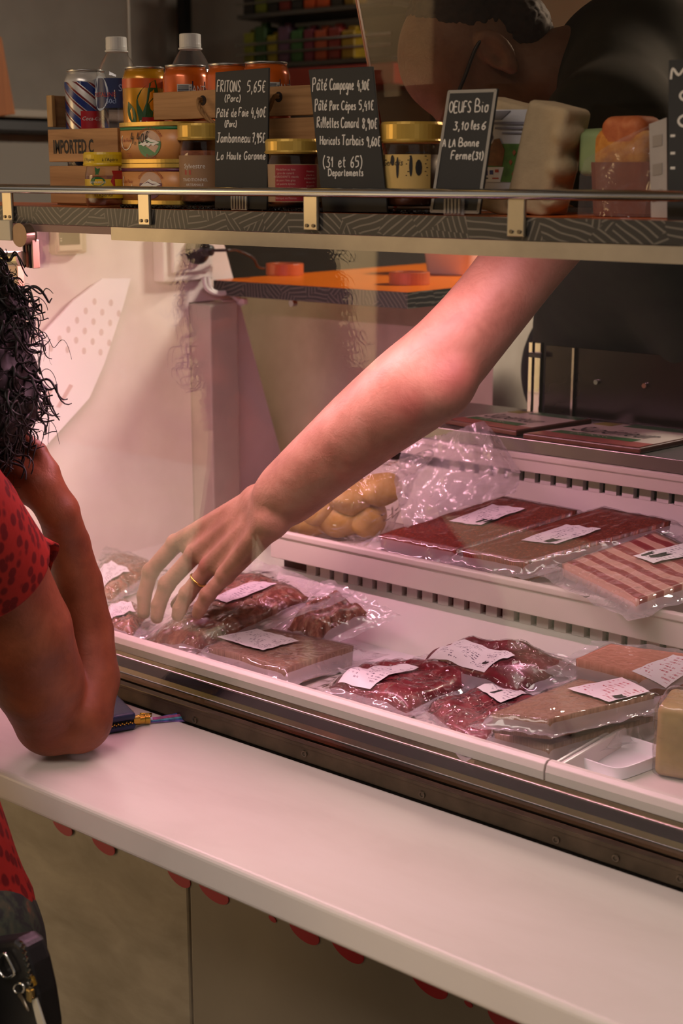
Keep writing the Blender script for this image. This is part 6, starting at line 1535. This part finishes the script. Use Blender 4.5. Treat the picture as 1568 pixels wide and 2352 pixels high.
P = [Q(44 + 12 * math.cos(a), 2270 + 12 * math.sin(a), Yg - 0.005) for a in np.linspace(0, 2 * math.pi, 17)[:-1]]
MB().tube(P, 0.0013, 8, closed=True).build('hook_ring', M_CHROME, hb, smooth=True)
MB().tube([Q(46, 2282, Yg - 0.005), Q(54, 2296, Yg - 0.005), Q(67, 2322, Yg - 0.005)], [0.0032, 0.0026, 0.0018], 10).build('snap_hook', M_SCREW, hb, smooth=True)
MB().slab([Q(70, 2244, Yg - 0.0005), Q(74, 2242, Yg - 0.0005), Q(82, 2262, Yg - 0.0005), Q(78, 2266, Yg - 0.0005)], 0.002, (0, -1, 0)).build('stud', M_GOLDM, hb)
# ================================================================== interior behind the shelf
# acrylic guard, its tint deepened to dim the vendor's face
Ya = 1.515
ac_ = [onY(px, py, Ya) for px, py in ((806, -60), (1700, -60), (1700, 475), (906, 475))]
ac_[2][2] = ac_[3][2] = 1.5565
ag = thing('acrylic_guard', (ac_[2] + ac_[3]) / 2, 'clear acrylic guard sheet with slanted reddish edge behind the price boards', 'guard sheet')
MB().slab(ac_, 0.003, (0, -1, 0)).build('sheet', glass_mat('acrylic', 1.49, (0.80, 0.73, 0.66, 1), 0.02, 0.004, (0.8, 0.7, 0.62, 1), boost=0.2), ag)
e_ = unit(ac_[0] - ac_[3]); sd_ = V(1, 0, 0)
MB().slab([ac_[0] - sd_ * 0.0014, ac_[0] + sd_ * 0.0014, ac_[3] + sd_ * 0.0014, ac_[3] - sd_ * 0.0014], 0.0042, (0, -1, 0)).build('edge', mat('#9c3a22', 0.3), ag)
foot = (ac_[2] + ac_[3]) / 2
MB().bb((ac_[3][0] + 0.25, Ya - 0.0135, SZ - 0.02), (ac_[3][0] + 0.30, Ya + 0.006, SZ + 0.006)).build('foot', M_STEEL, ag)
# dark pole and hanging cord
tag(MB().bb(onY(407, 60, 3.30) + V(0, 0, -1.95), onY(424, 60, 3.30) + V(0, 0.03, 0.40)).build('dark_pole', mat('#120f0e', 0.6)), 'thin black pole against the grey back wall', 'pole')
cd0 = onY(293, -40, 2.6); cd1 = onY(296, 96, 2.6)
co_ = thing('hanging_cord', V(cd1[0], 2.6, 1.5), 'thin pale cord hanging down behind the water bottle', 'cord')
MB().tube([V(cd0[0], 2.6, 2.448), cd0, cd1, V(cd1[0] + 0.002, 2.6, 1.5)], 0.0028, 8).build('cord', mat('#b9b2a6', 0.6), co_, smooth=True)
# wooden board and side counter at far left
wbq = [onX(px, py, -2.75) for px, py in ((-60, 84), (4, 84), (36, 262), (-60, 275))]
tag(MB().slab(wbq, 0.03, (1, 0, 0)).build('wooden_board', wood('board_wood', '#8a4c1c', '#a8642c', 2), bevel=0.002), 'orange brown wooden board at the upper left edge', 'board')
k0 = onX(-80, 275, -2.78); k1 = onX(112, 236, -2.78)
sc_ = thing('side_counter', V(-3.1, 2.3, 0.12), 'grey side counter with dark rounded edge at the far left', 'counter')
zc_ = onX(60, 250, -2.78)[2]
MB().bb((-3.48, 1.6, zc_ - 0.02), (-2.78, 2.75, zc_)).build('counter_top', mat('#8f8576', 0.4), sc_, bevel=0.004)
MB().bb((-3.46, 1.62, zc_ - 0.055), (-2.80, 2.73, zc_ - 0.0205)).build('counter_edge', mat('#1f1c1a', 0.5), sc_, bevel=0.008)
MB().bb((-3.46, 1.66, 0.12), (-2.86, 2.70, zc_ - 0.056)).build('counter_body', mat('#7d7468', 0.6), sc_)
# rack of coloured packets on the back wall
Yr = 3.18
rk = thing('wall_rack', V(onY(700, 60, Yr)[0], Yr + 0.1, 1.8), 'dark wire rack of coloured packets on the back wall', 'rack')
xr0, xr1 = onY(545, 80, Yr)[0], onY(900, 80, Yr)[0]
M_RACK = mat('#3c3833', 0.5)
zs_ = [onY(700, py, Yr)[2] for py in (140, 20, -90)]
for z in zs_:
    MB().bb((xr0, Yr, z - 0.012), (xr1, Yr + 0.2, z)).build('rack_shelf', M_RACK, rk)
    MB().tube([(xr0, Yr - 0.004, z + 0.055), (xr1, Yr - 0.004, z + 0.055)], 0.005, 8).build('rack_wire', M_STEEL, rk)
    MB().tube([(xr0, Yr - 0.004, z + 0.028), (xr1, Yr - 0.004, z + 0.028)], 0.004, 8).build('rack_wire', M_STEEL, rk)
for x in (xr0, xr1): MB().bb((x - 0.01, Yr + 0.19, zs_[0] - 0.35), (x + 0.01, Yr + 0.215, zs_[2] + 0.2)).build('rack_upright', M_RACK, rk)
names = [('yellow green', '#8a8a1c'), ('black', '#1a1614'), ('dark red', '#6a1c18'), ('black', '#141210'), ('orange', '#b0481c'), ('red', '#8a1a16'), ('olive green', '#4a5a20'), ('yellow', '#a8821c')]
x = xr0 + 0.02; i = 0; row = 0
used = set()
ordn = ['first', 'second', 'third', 'fourth', 'fifth', 'sixth', 'seventh', 'eighth', 'ninth']
for row, z in enumerate(zs_[:2]):
    x = xr0 + 0.012; i = 0
    seq = (['#7a7a1c', '#2a4a1c', '#8a7a18', '#5a3a50', '#2f5a28', '#6a1c30', '#a0401c', '#7a1810', '#9a7a14'] if row == 0 else ['#1c1a18', '#6a701c', '#141210', '#701a16', '#18161a', '#c04a14', '#c04a14', '#241c18', '#8a6a14'])
    wn = ('olive', 'dark green', 'mustard', 'purple', 'green', 'crimson', 'orange', 'brick red', 'yellow') if row == 0 else ('black', 'lime', 'glossy black', 'maroon', 'inky', 'bright orange', 'second bright orange', 'brown', 'ochre')
    for c_, w_ in zip(seq, wn):
        wd = 0.034 + 0.012 * rnd.random(); hgt = 0.075 + 0.03 * rnd.random()
        if x + wd > xr1: break
        mb = MB().bb((x, Yr + 0.012, z + 0.0005), (x + wd, Yr + 0.07, z + hgt)).bb((x + wd * 0.2, Yr + 0.030, z + hgt), (x + wd * 0.8, Yr + 0.05, z + hgt + 0.012))
        tag(mb.build('food_packet', mat(c_, 0.5, var=0.2, scale=30), bevel=0.004), '%s packet on the %s rack shelf, %s from its left end' % (w_, ('lower', 'upper')[row], ordn[i]), 'packet', 'packets on the wall rack')
        x += wd + 0.006; i += 1
rz = onY(760, 168, 3.05)
rb0, rb1 = onY(655, 150, 3.05)[0], onY(905, 150, 3.05)[0]
tag(MB().bb((rb0, 3.05, rz[2] - 0.035), (rb1, 3.30, rz[2] + 0.018)).build('red_shelf_board', mat('#8a1c10', 0.45), bevel=0.003), 'dark red shelf board under the wall rack', 'shelf')
